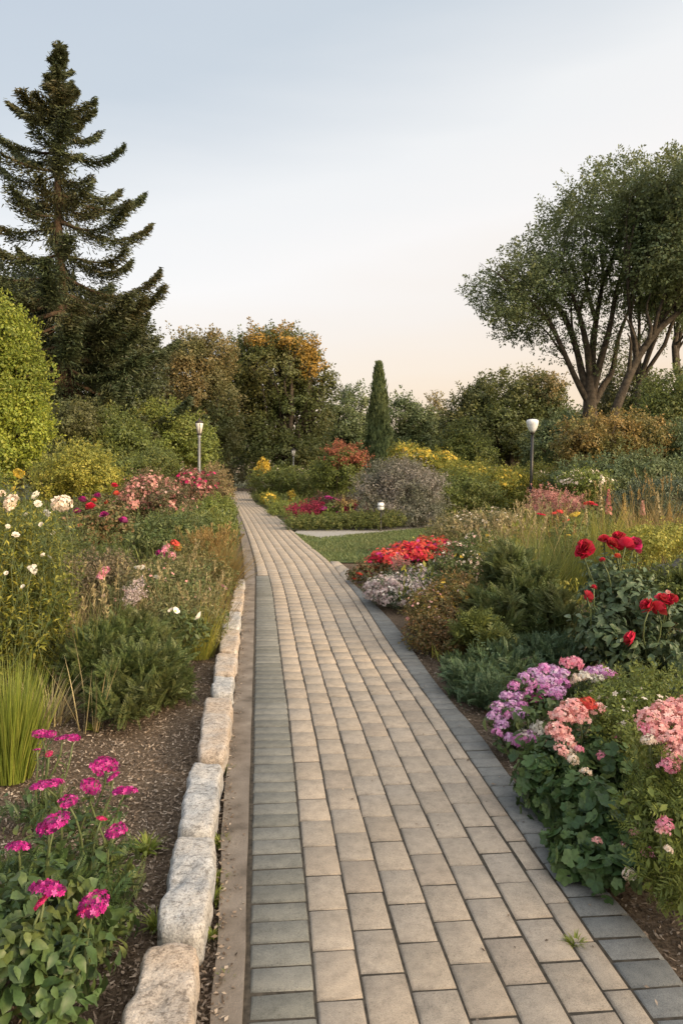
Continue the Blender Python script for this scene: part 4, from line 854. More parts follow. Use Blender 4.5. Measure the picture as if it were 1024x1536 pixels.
weeds('tall yellow green daisies with pale peach blooms at the left edge', [EL(20, 850, 50, 120, 5.6, .4), EL(60, 860, 35, 110, 5.9, .4), EL(0, 800, 30, 100, 5.4, .3)], 210,
      [(18, 755, 5.2, 12, 'cream', 'ball'), (88, 757, 5.6, 12, 'cream', 'ball'), (97, 755, 5.6, 11, 'cream', 'ball'), (55, 744, 5.8, 8, 'white'), (57, 756, 5.8, 6, 'white'), (22, 735, 5.9, 8, 'yellow'), (24, 803, 5.2, 6, 'white'), (50, 853, 5.2, 7, 'white'), (65, 833, 5.4, 4, 'white'), (74, 836, 5.4, 4, 'white'), (10, 860, 5, 4, 'white'), (62, 787, 5.5, 4, 'white'), (40, 772, 5.6, 4, 'white'), (12, 790, 5.2, 4, 'white'), (80, 800, 5.9, 4, 'white'), (35, 880, 5.0, 4, 'white'), (70, 770, 5.8, 5, 'white', 'ball'), (48, 856, 5.1, 7, 'white', 'ball'), (3, 741, 5.4, 6, 'cream'), (29, 710, 6, 8, 'yellow', 'dome')])
weeds('mixed leafy daisies with sparse stems behind the brown heath', [EL(95, 815, 30, 60, 8, .4), EL(65, 800, 40, 60, 8.2, .4), EL(150, 830, 30, 40, 8.5, .4)], 110, [(155, 862, 7.0, 8, 'pink', 'ball'), (159, 855, 7.1, 6, 'pink', 'ball'), (250, 825, 9.0, 8, 'pink', 'ball'), (240, 832, 9, 7, 'magenta', 'ball'), (258, 834, 8.9, 6, 'pink', 'ball'), (262, 818, 9.1, 8, 'coral', 'ball'), (268, 822, 9.1, 6, 'gold', 'ball')], 'mid')
bush('brown_heath', 'brownish seed covered shrub in the middle of the left bed', [EL(130, 875, 45, 38, 7.6, .45), EL(165, 865, 30, 30, 7.8, .4), EL(105, 905, 30, 36, 7.2, .4)], leafmat('seedhead_leaves', [(.08, .085, .04), (.16, .13, .075), (.24, .18, .115)]), 8000, .1, .045, spray=(350, .16, FROND_S))
bush('leafy_perennial', 'loose green perennial with white pansies before the golden grass', [EL(235, 885, 45, 38, 7.4, .4), EL(280, 890, 36, 36, 7.6, .4), EL(205, 900, 34, 36, 7.1, .4), EL(300, 930, 30, 34, 6.9, .35), EL(250, 940, 40, 36, 6.6, .35)], M['mixed'], 11000, .09, .045, cat='flowering plant', flowers=[('blossom', 'salmon', 90, .018, -.2)])
t = bpy.data.objects[-1] if False else None
flower_plant('pansy_plant', 'white pansies with yellow throats beside the edging stones', [EL(285, 945, 26, 26, 6.3, .25), EL(262, 935, 20, 22, 6.5, .2)], M['feather'], 700, .07, .05,
             [(300, 926, 6.0, 10, 'white', (1.0, .1)), (263, 917, 6.2, 7, 'white', (.9, -.1)), (210, 855, 7.0, 10, 'white', (.5, .1)), (236, 868, 6.9, 7, 'white', (.6, .2)), (257, 916, 6.2, 5, 'cream', (.7, .3)), (335, 883, 8.2, 7, 'pink', (.8, 0)), (190, 985, 5.6, 5, 'white', (.6, .2))], kind='pansy', tpl=LEAF, smooth=False, hname='flower')
gl = 'wispy grasses between the flowers of the left bed'
for px, Y, h, sp, n, mt, l in ((245, 6.7, .75, .6, 260, 'straw', 'thin straw coloured grass above the ferny shrub'), (300, 6.6, .62, .5, 260, 'yg', 'fine yellow green grass beside the white pansy'), (170, 6.4, .8, .5, 220, 'mid', 'wispy green grass left of the pansies'),
                               (100, 6.2, .85, .6, 240, 'straw', 'dry wispy grass below the brown heath'), (320, 7.6, .62, .5, 300, 'gold2', 'tan grass spilling over the squared edging stone'), (270, 8.2, .8, .6, 240, 'straw', 'straw grass at the foot of the golden haze'), (140, 5.5, .7, .4, 150, 'yg', 'thin pale grass between the daisies and the ferny shrub')):
    grass_clump('wispy_grass', l, (X(px, Y), Y, 0), h, sp, n, mt, .0042, group=gl, lean=.3, plume=('straw', 10, .1))
bush('dusty_spire', 'drooping mauve flower cluster among the pansies', [EL(205, 885, 12, 16, 6.6, .1), EL(195, 895, 9, 12, 6.6, .1)], M['mound'], 500, .04, .025, cat='flowering plant', stems=4, sr=.004)
bush('pink_spray', 'pale pink starry spray above the ferny shrub', [EL(212, 965, 16, 14, 5.6, .1), EL(200, 1000, 10, 9, 5.2, .08)], M['salmon'], 240, .05, .022, cat='flowering plant', stems=8, sr=.003)
bush('ferny_shrub', 'dense feathery green shrub standing on the mulch in the left bed', [EL(195, 1010, 62, 40, 5.2, .4), EL(150, 985, 45, 44, 5.5, .4), EL(245, 1005, 40, 40, 5.3, .35), EL(200, 960, 55, 36, 5.7, .4), EL(200, 1040, 52, 24, 5.0, .35)], M['feather'], 500, .1, .03, .25, spray=(6500, .17, FROND_F), stems=24, sr=.006)
grass_clump('golden_grass', 'golden brown haze of fine grass beside the kerb', (X(318, 9.9), 9.9, 0), .82, .9, 3400, 'gold2', .005, lean=.42, plume=('gold2', 90, .16))
bush('golden_shrub', 'tawny lower shrub left of the golden grass', [EL(285, 850, 30, 30, 9.6, .4), EL(315, 870, 30, 28, 9.0, .35), EL(262, 862, 24, 26, 9.2, .4)], leafmat('tawny_green_leaves', [(.08, .10, .03), (.15, .15, .05), (.24, .18, .07)]), 6500, .1, .05)
grass_clump('green_grass', 'bright green upright grass tuft at the left edge', (X(18, 4.0), 4.0, 0), .66, .42, 900, 'grass', .0055, tpl=BLADE_S, lean=.16)
grass_clump('dry_grass', 'small dry tuft with long thin stalks before the ferny shrub', (X(140, 4.75), 4.75, 0), .62, .35, 16, 'straw', .006, tpl=BLADE_S, lean=.24)
grass_clump('brown_grass', 'withered brown tuft behind the green grass', (X(75, 4.9), 4.9, 0), .45, .5, 180, 'straw', .005, tpl=BLADE_C, lean=.6)

# ---- magenta plants by the stones
gm = 'magenta flowering plants in the left foreground'
flower_plant('magenta_plant', 'leafy plant with two magenta heads in the near left corner', [(A([-.98, 2.02, .24]), A([.26, .26, .22]), 0), (A([-.84, 1.98, .2]), A([.15, .2, .2]), 0), (A([-.95, 2.2, .25]), A([.24, .16, .18]), 0)], M['bigleaf'], 1500, .08, .052,
             [(72, 1335, 2.02, 29, 'magenta', (.35, .1)), (66, 1352, 2.0, 18, 'magdark', (.8, 0)), (141, 1358, 2.0, 27, 'magenta', (.3, .15)), (128, 1366, 1.99, 14, 'magdark', (.6, 0))], group=gm, asp=.55)
flower_plant('magenta_plant', 'magenta plant with ferny leaves and heads level with the third stone', [(A([-1.02, 2.45, .17]), A([.32, .24, .17]), 0), (A([-.86, 2.5, .12]), A([.15, .2, .13]), 0)], M['bigleaf'], 330, .08, .06,
             [(28, 1271, 2.35, 19, 'magenta', (.3, 0)), (82, 1236, 2.45, 26, 'magenta', (.3, 0)), (72, 1240, 2.46, 14, 'magenta'), (152, 1228, 2.6, 10, 'magdark'), (175, 1247, 2.55, 17, 'magenta', (.3, 0))], group=gm, spray=(420, .09, .11, FROND_F))
flower_plant('magenta_plant', 'slender magenta plant beside the bare mulch with five broad heads', [(A([-1.08, 2.95, .13]), A([.3, .2, .13]), 0), (A([-.92, 2.85, .1]), A([.14, .16, .1]), 0)], M['bigleaf'], 150, .08, .05,
             [(70, 1178, 2.8, 26, 'magenta', (.25, 0)), (102, 1203, 2.75, 17, 'magenta'), (137, 1180, 2.85, 18, 'magenta'), (186, 1189, 2.85, 20, 'magenta', (.3, .1)), (160, 1147, 3.0, 22, 'magenta', (.3, 0)), (145, 1156, 2.95, 15, 'magenta'), (170, 1166, 2.96, 11, 'magenta')], group=gm, spray=(300, .08, .10, FROND_F))
flower_plant('magenta_plant', 'sparse magenta plant on thin stalks next to the green grass tuft', [(A([-1.42, 3.45, .08]), A([.18, .14, .09]), 0)], M['bigleaf'], 40, .06, .04,
             [(62, 1101, 3.5, 14, 'magenta', (.2, 0)), (76, 1102, 3.5, 11, 'magenta', (.2, 0)), (94, 1107, 3.45, 12, 'magenta', (.2, 0)), (110, 1107, 3.45, 13, 'magenta', (.2, 0)), (56, 1125, 3.4, 6, 'magenta'), (74, 1131, 3.4, 6, 'magdark')], group=gm, spray=(110, .06, .09, FROND_F))
# small weeds between the stones and on the paving
wd = grass_clump('weed', 'tuft of weed beside the gap between the two nearest stones', G(236, 1382, .0), .07, .1, 90, 'grass', .006, tpl=BLADE_C, lean=.8, cat='weed')
gw = 'small weeds along the stone edging'
wd['group'] = gw
for px, py, s, l in ((322, 1345, .8, 'weed at the inner kerb side of the second stone'), (343, 1155, .7, 'weed by the inner edge of the fourth stone'), (330, 1262, .8, 'weed at the kerb side corner of the third stone'), (338, 1468, .55, 'weed creeping over the concrete kerb in front'),
                     (862, 1412, .7, 'dry weed growing in a paver joint on the right'), (222, 1268, 1.3, 'weed in the mulch beside the long grey stone'), (215, 1050, 1.2, 'weed below the ferny shrub on the mulch'), (280, 1240, .6, 'weed at the bed side between the second and third stones'), (140, 1090, .9, 'weed on the mulch below the dry grass tuft'), (318, 1400, .6, 'weed in the gap between the nearest stone and the kerb'), (345, 1110, .6, 'weed in the gap beside the fifth stone'), (352, 1030, .5, 'tiny weed where the short stone meets the kerb'), (326, 1318, .9, 'mossy weed halfway along the second stone on the kerb side')):
    dup(wd, G(px, py, .0), rg.uniform(0, 6), s, l, gw)

# ================================================================ RIGHT BED
flower_plant('red_salvia', 'bank of red and pink flowers beside the lawn', [EL(545, 862, 22, 18, 10.9, .35), EL(575, 848, 24, 22, 11.3, .4), EL(615, 840, 28, 22, 11.8, .4), EL(655, 838, 28, 20, 12, .4), EL(600, 830, 26, 16, 11.9, .4), EL(640, 826, 34, 16, 12.2, .4), EL(675, 830, 18, 16, 12.3, .3)], leafmat('salvia_leaves', [(.06, .08, .025), (.12, .11, .04), (.2, .09, .05)]), 7000, .1, .05,
             [(532+i*4.6+rg.normal(0, 2), 860-36*min(1, i/15)+rg.normal(0, 6), 11+i*.028, rg.uniform(5, 8), ('coral', 'red', 'coral', 'magdark')[rg.integers(0, 4)]) for i in range(34)]+[(566+i*8.6, 832-min(12, i*2.2)+rg.normal(0, 4), 11.4+i*.06, 6, ('coral', 'red', 'magenta')[rg.integers(0, 3)]) for i in range(13)], tpl=LEAF, smooth=False)
def blossoms(t, els, sets, cr=.12):
    lo = A(t.location)
    for fn, fm, cnt, fs, cut in sets:
        b = MB(); P, N, _ = blob_leaves(els, cnt*3, cr, keep=.9); top = np.array([e[0][2] for e in els]).mean()
        ok = P[:, 2] > top*cut; P, N = P[ok][:cnt], N[ok][:cnt]; m = len(P)
        b.scat(FLO, P+N*.03, nrm(np.cross(N, rdir(m))), N, fs*rg.uniform(.6, 1.3, m)); o = b.build(fn, M[fm], t, False, lo); o['kind'] = 'stuff'
sal = next(o for o in bpy.data.objects if o.name == 'red_salvia')
blossoms(sal, [EL(550, 864, 22, 14, 10.8, .35), EL(580, 846, 24, 15, 11.2, .4), EL(612, 831, 26, 14, 11.7, .4), EL(644, 824, 30, 14, 12, .4), EL(672, 824, 18, 10, 12.1, .3)], (('blossom', 'coral', 800, .03, 1.0), ('blossom', 'red', 420, .03, .98), ('blossom', 'magenta', 90, .034, 1.0)))
bush('mauve_mound', 'pale mauve rounded flower mound at the edge of the path', [EL(605, 890, 40, 26, 8.9, .35), EL(570, 885, 20, 18, 9.2, .28), EL(635, 880, 30, 26, 9.1, .35), EL(612, 870, 32, 18, 9.4, .3)], M['greygreen'], 5000, .07, .035, cat='flowering plant', flowers=[('blossom', 'mound', 3200, .018, -.6), ('blossom', 'white', 600, .015, -.5)])
bush('pink_heath', 'small dusty pink tuft above the mauve mound', [EL(600, 850, 14, 12, 10.0, .2)], M['dusty'], 900, .06, .035, cat='flowering plant', stems=5)
bush('rusty_heath', 'rusty orange and brown flowering shrub spilling to the path', [EL(650, 920, 36, 36, 7.3, .35), EL(685, 905, 34, 38, 7.5, .4), EL(640, 950, 26, 30, 6.9, .28), EL(675, 960, 30, 28, 6.7, .3)], M['heath'], 9500, .085, .04, flowers=[('blossom', 'gold', 260, .02, -.3), ('blossom', 'salmon', 220, .016, -.4), ('blossom', 'yellow', 60, .02, -.4)])
bush('cream_meadow', 'loose cream and peach flowering plant behind the rusty shrub', [EL(690, 850, 36, 34, 9.4, .4), EL(720, 835, 34, 34, 10, .4), EL(665, 865, 24, 26, 9, .3)], M['feather'], 7000, .1, .045, cat='flowering plant', flowers=[('blossom', 'cream', 380, .02, -.4), ('blossom', 'salmon', 160, .018, -.4), ('blossom', 'yellow', 50, .022, -.2)])
bush('tan_meadow', 'tan and straw seeding plants beyond the red flowers', [EL(700, 790, 40, 18, 14.5, .6), EL(745, 790, 36, 22, 14, .6), EL(670, 798, 26, 14, 14, .5)], leafmat('straw_green_leaves', [(.10, .11, .04), (.2, .18, .08), (.34, .27, .13)]), 7000, .14, .06, cat='flowering plant', flowers=[('blossom', 'cream', 260, .025, -.2)])
bush('pink_smoke', 'dusty pink smoky shrub right of the lamp post', [EL(822, 755, 28, 18, 19, .7), EL(850, 758, 22, 15, 18.5, .6)], M['dusty'], 3500, .17, .06)
bush('ferny_green', 'tall ferny green plant before the red roses', [EL(790, 905, 52, 60, 7.3, .5), EL(740, 930, 40, 48, 7.0, .45), EL(830, 930, 36, 50, 6.8, .4), EL(770, 860, 40, 40, 7.8, .45)], M['feather'], 500, .12, .035, .25, spray=(6000, .22, FROND_F), stems=30, sr=.006)
bush('trailing_fern', 'yellowish ferny sprays drooping toward the rusty shrub', [EL(715, 945, 26, 26, 6.4, .25), EL(745, 965, 26, 24, 6.2, .25)], M['mid'], 300, .1, .05, spray=(520, .22, FROND), cat='fern', stems=8, sr=.004)
bush('low_juniper', 'low blue green juniper spreading beside the grey band', [EL(760, 1005, 62, 34, 5.8, .5), EL(705, 1020, 30, 26, 5.5, .35), EL(820, 985, 50, 34, 6.1, .5), EL(730, 1040, 40, 22, 5.2, .35), EL(690, 1005, 20, 18, 5.9, .3)], M['juniper'], 700, .09, .03, spray=(5200, .12, FROND_F), stems=16, sr=.008)
gr = 'tall wispy grasses in the right bed'
for px, Y, h, n, mt, pm, l in ((800, 8.6, 1.15, 700, 'mid', 'straw', 'tall dark green grass clump in the centre of the right bed'), (760, 9.6, 1.0, 600, 'yg', 'straw', 'wispy yellow green grass clump left of the dark one'),
                               (850, 9.4, 1.1, 600, 'mid', 'gold2', 'green grass clump behind the single red rose'), (900, 11.5, 1.35, 500, 'yg', 'gold2', 'pale grass with golden plumes behind the roses'), (720, 11, .9, 500, 'mid', 'straw', 'fine green grass behind the cream meadow plant'),
                               (960, 12.5, 1.5, 450, 'gold2', 'gold2', 'tawny plumed grass toward the right edge'), (830, 12, 1.2, 500, 'yg', 'straw', 'pale wispy grass below the white lamp'), (1000, 13.5, 1.4, 400, 'gold2', 'gold2', 'golden grass at the right edge behind goldenrod'), (780, 13.0, 1.0, 450, 'gold2', 'straw', 'straw coloured grass in front of the lamp post')):
    grass_clump('meadow_grass', l, (X(px, Y), Y, 0), h, .8, n, mt, .007, group=gr, lean=.26, plume=(pm, 14, .16))
gs = 'tall flower spikes at the back of the right bed'
def spike(px, pt_, Y, m, w, l, hl=.3):
    lo = A([X(px, Y), Y, 0]); t = thing('flower_spike', l, 'flowering plant', lo, gs); top = P3(px, pt_, Y); b = MB()
    b.tube([lo, (lo+top)/2+A([.02, .01, 0]), top], [.008, .006, .003], 5); n = 30; tt = rg.uniform(.1, .8, n)[:, None]; a = rg.uniform(0, 6.28, n)
    b.scat(LEAF, lo+(top-lo)*tt, np.c_[np.cos(a), np.sin(a), np.full(n, .8)], rdir(n)+A([0, 0, 1.]), np.c_[rg.uniform(.06, .14, n), np.full(n, .02), np.full(n, .1)]); b.build('stem', M['stem'], t, False, lo)
    b = MB(); n = 130; u = rg.random(n); a = rg.uniform(0, 6.28, n); L = hl*top[2]; r = w*(1.05-u)*rg.uniform(.7, 1.1, n)
    Nn = np.c_[np.cos(a), np.sin(a), np.full(n, .4)]; b.scat(FLO, np.c_[top[0]+r*np.cos(a), top[1]+r*np.sin(a), top[2]-L*(1-u)], nrm(np.cross(Nn, rdir(n))), Nn, w*.42*rg.uniform(.7, 1.2, n)); b.build('flower_head', M[m], t, False, lo)
spike(912, 735, 14, 'dustyred', .07, 'coral pink flower spike standing above the right bed', .35)
spike(900, 722, 15, 'straw', .05, 'thin straw seed spike left of the coral spike', .4)
spike(935, 742, 14, 'gold', .06, 'golden seed spike right of the coral spike', .4)
spike(963, 752, 14.5, 'dusty', .06, 'dull mauve seed spike between golden plumes', .25)
spike(985, 738, 14, 'straw', .06, 'bare tan spike near the right edge', .35)
spike(1003, 756, 14.2, 'gold', .06, 'tan bushy spike nearest the right edge', .3)
spike(878, 752, 13.5, 'straw', .04, 'slim tan spike above the upper red flowers', .4)
flower_plant('red_poppy', 'red flat headed flowers on tall stalks behind the roses', [EL(850, 810, 30, 30, 10.5, .4)], M['mid'], 900, .1, .06, [(811, 772, 10.5, 7, 'red'), (830, 770, 10.6, 6, 'coral'), (840, 768, 10.6, 8, 'coral'), (882, 755, 10.8, 8, 'coral'), (890, 757, 10.8, 7, 'red'), (848, 781, 10.4, 6, 'coral'), (862, 772, 10.6, 9, 'yellow'), (730, 803, 9.9, 5, 'yellow'), (852, 803, 9.8, 4, 'yellow')], tpl=LEAF, smooth=False)
bush('goldenrod', 'yellow green goldenrod at the right edge above the boulder', [EL(965, 815, 30, 20, 9.5, .5), EL(1005, 808, 34, 18, 9.8, .5), EL(940, 822, 20, 18, 9.2, .4)], M['yg'], 3500, .11, .04, cat='flowering plant', spray=(500, .14, FROND_S), flowers=[('blossom', 'yg', 1400, .018, -.3)])
flower_plant('rose_bush', 'dark leaved rose bush with large red blooms on the right', [EL(945, 940, 55, 70, 5.8, .45), EL(905, 965, 36, 50, 5.6, .35), EL(995, 955, 40, 60, 5.6, .4), EL(920, 880, 40, 44, 6.1, .4), EL(975, 1000, 48, 40, 5.3, .4)], M['rose_leaf'], 3400, .11, .082,
             [(878, 823, 5.9, 14, 'red', (.9, .2)), (873, 830, 5.9, 10, 'red', (1.1, -.2)), (905, 812, 6.0, 10, 'red'), (917, 818, 5.95, 12, 'red', (.7, 0)), (928, 810, 6.0, 13, 'red', (.6, .2)), (937, 819, 5.9, 14, 'red', (.9, .1)), (950, 816, 6.0, 11, 'magdark', (.8, .3)), (955, 828, 6.0, 7, 'magdark'), (903, 841, 5.8, 5, 'red'), (925, 836, 5.9, 6, 'coral'),
              (973, 911, 5.3, 14, 'red', (.9, -.1)), (986, 915, 5.3, 13, 'red', (1.0, .2)), (992, 900, 5.35, 11, 'red', (.7, 0)), (1007, 900, 5.35, 10, 'red', (.8, .3)), (948, 960, 5.25, 13, 'red', (1.1, .1)), (880, 895, 5.5, 9, 'red', (1.2, .2)), (890, 882, 5.6, 5, 'red'), (1000, 890, 5.4, 5, 'salmon')],
             kind='rose', cat='rose bush', hname='rose', asp=.42, stemr=.006)
grass_clump('spiky_plant', 'pale spiky leaved rosette among the red roses', (X(955, 6.0), 6.0, .35), .42, .3, 110, 'greygreen', .016, cat='plant', lean=.8, tpl=BLADE_S)
bush('leafy_plant', 'green leafy plant hiding the foot of the dark boulder', [EL(1005, 895, 30, 32, 6.5, .3), EL(1035, 885, 34, 36, 6.5, .3), EL(975, 880, 20, 24, 6.6, .25)], M['mid'], 3500, .09, .05, cat='plant', spray=(700, .14, FROND_F))
def boulder():
    c = G(1015, 905); Y = 7.2; c = A([X(1072, Y), Y, 0]); b = MB(); nu, nv = 28, 18; V = []; ph = rg.uniform(0, 6, 6)
    for j in range(nv+1):
        th = math.pi*j/nv
        for i in range(nu):
            a = 2*math.pi*i/nu; d = A([math.sin(th)*math.cos(a), math.sin(th)*math.sin(a), math.cos(th)]); q = np.sign(d)*np.abs(d)**.75
            r = 1+.10*math.sin(3*a+ph[0]+2*th)+.07*math.sin(5*a+ph[1]-3*th)+.05*math.sin(9*th+ph[2]+4*a); V.append(c+q*r*A([.55, .4, .40])+A([0, 0, .42]))
    fs = [(j*nu+i, (j+1)*nu+i, (j+1)*nu+(i+1) % nu, j*nu+(i+1) % nu) for j in range(nv) for i in range(nu)]
    b.add(V, fs); o = b.build('boulder', M['rock'], None, True, c); tag(o, 'dark weathered boulder at the right edge below the goldenrod', 'boulder')
boulder()
lil = [(770, 1030), (785, 1018), (800, 1010), (816, 1005), (830, 1008), (842, 1014), (795, 1026), (812, 1024), (828, 1024), (843, 1028), (760, 1046), (776, 1046), (792, 1042), (746, 1062), (741, 1076), (757, 1072), (752, 1088), (770, 1068), (783, 1060), (826, 1040), (838, 1038), (815, 1036), (808, 1018), (765, 1060), (745, 1101), (780, 1075)]
lil2 = [(804, 1052, 'magenta'), (832, 1044, 'lilacp'), (850, 996, 'pink'), (863, 996, 'pink'), (886, 1010, 'lilac'), (900, 1008, 'lilac'), (912, 1014, 'lilacp'), (897, 1018, 'white'), (866, 1021, 'cream'), (876, 1018, 'white'), (765, 1108, 'lilac'), (778, 1112, 'lilacp'), (792, 1104, 'lilac'), (806, 1092, 'white'), (812, 1100, 'white'), (800, 1112, 'lilacp'), (783, 1104, 'white')]
flower_plant('phlox_plant', 'lilac and pink phlox in full bloom beside the path', [EL(800, 1070, 52, 42, 4.5, .3), EL(840, 1050, 50, 36, 4.8, .3), EL(770, 1095, 34, 30, 4.35, .22), EL(885, 1040, 40, 28, 5.0, .3)], M['bigleaf'], 900, .08, .06,
             [(x, y, 4.3+(1100-y)*.004, rg.uniform(8.5, 11.5), 'lilac' if i % 3 else 'lilacp') for i, (x, y) in enumerate(lil)]+[(x, y, 4.3+(1100-y)*.004, rg.uniform(9, 12), m) for x, y, m in lil2], kind='ball', asp=.4)
flower_plant('geranium_bush', 'scalloped leaved bush with peach pink clusters beside the path', [EL(850, 1150, 50, 50, 3.75, .25), EL(812, 1175, 34, 44, 3.6, .2), EL(880, 1215, 50, 50, 3.35, .25), EL(905, 1150, 46, 50, 3.7, .25), EL(875, 1285, 42, 26, 3.05, .18), EL(930, 1270, 30, 30, 3.0, .18), EL(900, 1295, 40, 20, 2.95, .16)], M['geran'], 2300, .08, .05,
             [(860, 1066, 3.75, 18, 'salmon'), (842, 1078, 3.7, 17, 'salmon'), (836, 1098, 3.65, 16, 'salmon'), (846, 1112, 3.62, 15, 'salmon'), (852, 1128, 3.6, 13, 'cream'), (878, 1060, 3.78, 15, 'coral'), (892, 1066, 3.8, 13, 'salmon'), (868, 1080, 3.7, 14, 'salmon'), (840, 1128, 3.55, 11, 'salmon'), (858, 1140, 3.5, 9, 'cream'), (868, 1125, 3.55, 7, 'pink'),
              (903, 1137, 3.55, 9, 'pink'), (878, 1160, 3.45, 8, 'cream'), (858, 1187, 3.35, 9, 'salmon'), (922, 1108, 3.75, 5, 'pink'), (895, 1262, 2.95, 7, 'salmon'), (938, 1268, 2.9, 8, 'salmon'), (952, 1250, 2.9, 8, 'salmon'), (943, 1312, 2.75, 9, 'cream'), (975, 1282, 2.75, 11, 'pink')], kind='ball', asp=1.0, tpl=ROUND)
bush('fine_leaved_shrub', 'fine leaved light green shrub behind the salmon cluster', [EL(950, 1065, 50, 36, 4.0, .28), EL(915, 1085, 34, 36, 3.9, .25), EL(1000, 1050, 50, 34, 4.1, .3), EL(935, 1110, 36, 36, 3.7, .22), EL(950, 1040, 44, 22, 4.3, .25)], M['fresh'], 6500, .07, .03, stems=20, sr=.005, flowers=[('blossom', 'cream', 26, .014, .2)])
flower_plant('salmon_geranium', 'ferny plant carrying the big salmon pink cluster at the right edge', [EL(1000, 1170, 44, 50, 3.0, .25), EL(985, 1230, 40, 46, 2.85, .22), EL(1030, 1250, 50, 70, 2.8, .25), EL(1005, 1310, 42, 44, 2.65, .2)], M['fresh'], 900, .07, .04,
             [(x, y, 2.85+(1160-y)*.003, r, m) for x, y, r, m in ((973, 1080, 17, 'salmon'), (992, 1070, 19, 'salmon'), (1013, 1066, 20, 'salmon'), (1034, 1064, 20, 'salmon'), (984, 1098, 18, 'salmon'), (1004, 1092, 20, 'salmon'), (1025, 1088, 20, 'salmon'), (968, 1096, 12, 'pink'), (1000, 1114, 18, 'salmon'), (1018, 1112, 19, 'salmon'), (1038, 1108, 19, 'salmon'), (1008, 1134, 16, 'salmon'), (1003, 1150, 13, 'pink'), (1024, 1132, 17, 'salmon'), (973, 1112, 11, 'cream'), (1045, 1088, 19, 'salmon'))]
             + [(997, 1238, 2.6, 11, 'pink'), (990, 1246, 2.6, 8, 'salmon'), (1001, 1275, 2.55, 7, 'cream')], kind='ball', tpl=LEAF, spray=(1100, .07, .10, FROND_S), smooth=False)

bush('shade_hedge', 'leafy hedge added out of view on the right to shade the near path', [(A([3.0+.15*i, 3.0-1.1*i, .85]), A([.55, .8, .95]), 0) for i in range(7)], M['mid'], 12000, .2, .09, cat='hedge')  # added hedge outside the view, blocks the low sun from the near path

# ---------------------------------------------------------------- mixed undergrowth that nobody could count
def cover(name, poly, n, hmax, mats, label, zoff=0.0, lsz=.05):
    b = MB(); q = rand_in(poly, n*4); w = np.clip((7.0/np.maximum(q[:, 1], 2))**1.0, 0, 1); q = q[rg.random(len(q)) < w+.12][:n]; n = len(q)
    ph = rg.uniform(0, 6, 4); hh = hmax*(.5+.3*np.sin(q[:, 0]*2.1+ph[0]+np.sin(q[:, 1]*1.3))+.25*np.sin(q[:, 1]*1.7+ph[1]+np.sin(q[:, 0]*2.9)))
    hh = np.clip(hh, .05, None)*np.clip(q[:, 1]/9, .25, 1.4); z = hh*rg.random(n)**.5; P = np.c_[q, z]
    mi = ((np.sin(q[:, 0]*3.1+ph[2])+np.sin(q[:, 1]*2.3+ph[3])+rg.normal(0, .5, n)) > .3).astype(int)
    D = nrm(rg.normal(size=(n, 3))*A([.7, .7, .3])+A([0, 0, .8])); s = lsz*rg.uniform(.6, 1.7, n)*np.clip(q[:, 1]/8, .6, 2.4)
    k = rg.random(n) < .5
    b.scat(LEAF, P[k], D[k], rdir(k.sum())+A([0, 0, .6]), np.c_[s, s*.5, s][k], mi[k]); k = ~k
    b.scat(BLADE_S, P[k]*A([1, 1, .4]), nrm(D[k]+A([0, 0, .8])), rdir(k.sum()), np.c_[s*2.6, s*.22, s*2][k], mi[k])
    tag(b.build(name, mats), label, 'ground cover', kind='stuff')
lp = [(float(KL(y))-.12, y) for y in np.arange(7.0, 34, 1)]+[(-14, 34), (-9, 14), (-4.6, 7), (-2.3, 5.6)]
cover('undergrowth', lp, 26000, .55, [M['mid'], M['feather']], 'mixed green undergrowth between the plants of the left bed')
rp_ = [tuple(G(640, 990)[:2]), tuple(G(575, 900)[:2]+A([.1, 0])), tuple(G(560, 870)[:2]+A([.2, 0])), (1.2, 12.5), (2.0, 14.5), (4, 17), (5, 22), (16, 24), (9, 12), (3.4, 5.5), (1.9, 4.6)]
cover('undergrowth', [(1.5, 3.4), (2.0, 4.4), (3.4, 5.5), (5, 7), (6.5, 6.5), (3.4, 3.2), (2.3, 2.2), (1.75, 2.4)], 9000, .75, [M['mid'], M['fresh']], 'mixed green undergrowth at the right edge of the bed behind the pink clusters')
cover('undergrowth', rp_, 26000, .6, [M['mid'], M['yg']], 'mixed green undergrowth between the plants of the right bed')
fp = [tuple(G(444, 794)[:2]), tuple(G(425, 780)[:2]), tuple(G(400, 765)[:2]), tuple(G(381, 745)[:2]), (-6, 60), (18, 60), (14, 26), (4, 24), (1.2, 21.6)]
cover('undergrowth', fp, 20000, .45, [M['mid'], M['fresh']], 'low green planting beyond the side path')

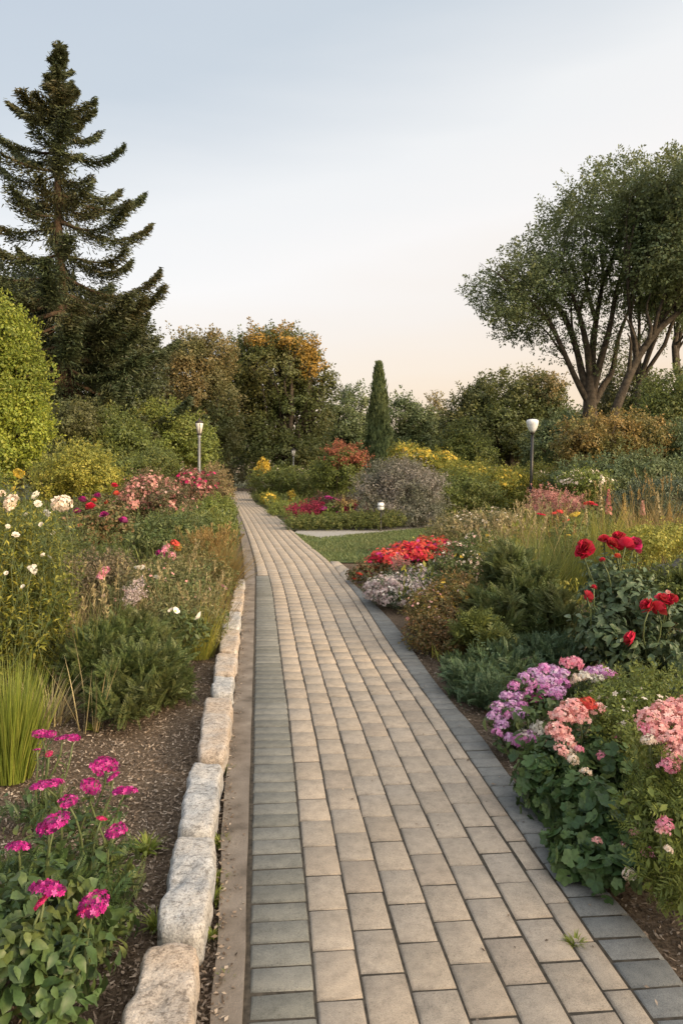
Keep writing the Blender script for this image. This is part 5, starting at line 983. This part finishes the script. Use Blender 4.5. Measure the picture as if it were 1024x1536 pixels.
# ================================================================ LAMPS
def lamp_a(px, pyt, Y, label, hpx, lean=0):
    lo = A([X(px, Y), Y, 0]); u = Y/F; t = thing('street_lamp', label, 'street lamp', lo)
    zt = Z(pyt, Y); k = hpx*u/46                      # 44 px tall lantern head in the photo at the nearer one
    zg = zt-44*k
    b = MB(); b.lathe([(.13, -.05), (.13, .12), (.085, .16), (.075, .5), (.05, .55), (.048, zg-.1), (.06, zg-.08), (.06, zg)], lo, 16); b.build('pole', M['galv'], t, True, lo)
    kr = k; b = MB(); b.lathe([(3*k, 0), (8*k, 1*k), (6*k, 3*k), (5.4*k, 4.5*k)], lo+A([0, 0, zg]), 8); b.build('collar', M['bronze'], t, False, lo)
    b = MB(); b.lathe([(5.4*k, 4.6*k), (10.2*k, 29*k), (9.6*k, 31*k)], lo+A([0, 0, zg]), 8); gl = b.build('lamp_shade', M['milk'], t, False, lo)
    b = MB()
    for j in range(4):
        a = j*math.pi/2+.4; d = A([math.cos(a), math.sin(a), 0]); b.tube([lo+A([0, 0, zg+4.4*k])+d*5.6*k, lo+A([0, 0, zg+30*k])+d*10.5*k], .7*k, 5)
    b.build('frame', M['bronze'], t, False, lo)
    b = MB(); b.lathe([(11*k, 31.1*k), (11.3*k, 32.5*k), (7*k, 37*k), (3.6*k, 38*k), (2.6*k, 39*k), (3.2*k, 41*k), (1.2*k, 42.5*k), (.8*k, 45*k), (.1*k, 46*k)], lo+A([0, 0, zg]), 8); b.build('lamp_cap', M['bronze'], t, False, lo)
lamp_a(299, 627, 27.0, 'grey lamp post with an old style milk glass lantern, left of the path', 27)
lamp_a(440, 672, 55.0, 'small far lamp post with a lantern rising behind the long hedge', 14)
def lamp_b():
    Y = 25.0; lo = A([X(794, Y), Y, 0]); t = thing('street_lamp', 'dark lamp post topped by a white tulip shaped globe, right of the lawn', 'street lamp', lo); u = Y/F
    z0 = Z(650, Y); b = MB(); e = A([X(798, Y)-lo[0], 0, 0])
    b.tube([lo-A([0, 0, .1]), lo+A([.01, 0, .8]), lo+e*.6+A([0, 0, z0*.5]), lo+e+A([0, 0, z0])], [.07, .062, .056, .05], 14); b.build('pole', M['black'], t, True, lo)
    c = lo+e+A([0, 0, z0]); b = MB(); b.lathe([(.05, -.02), (.085, -.015), (.085, .03), (.07, .04)], c, 18); b.build('collar', M['bronze'], t, True, lo)
    b = MB(); n = 24; prof = [(.075, .04), (.11, .09), (.155, .18), (.19, .28), (.207, .36), (.205, .41), (.185, .45), (.13, .475), (.05, .485)]; b.lathe(prof, c, n); o = b.build('lamp_shade', M['opal'], t, True, lo)
lamp_b()
def lantern():
    Y = 20.75; lo = A([X(571, Y), Y, 0]); t = thing('garden_lantern', 'tiny white path lantern in front of the grey lilac shrub', 'lantern', lo); zc = Z(765, Y)
    b = MB(); b.lathe([(.03, -.05), (.02, 0), (.018, zc)], lo, 10); b.build('post', M['black'], t, True, lo)
    b = MB(); b.lathe([(.06, 0), (.085, .03), (.095, .12), (.085, .2), (.06, .22)], lo+A([0, 0, zc]), 16); b.build('lamp_shade', M['opal'], t, True, lo)
    b = MB(); b.lathe([(.075, .221), (.085, .235), (.03, .262), (.005, .27)], lo+A([0, 0, zc]), 16); b.lathe([(.088, .1), (.098, .105), (.098, .125), (.088, .13)], lo+A([0, 0, zc]), 16); b.build('lamp_cap', M['black'], t, True, lo)
lantern()
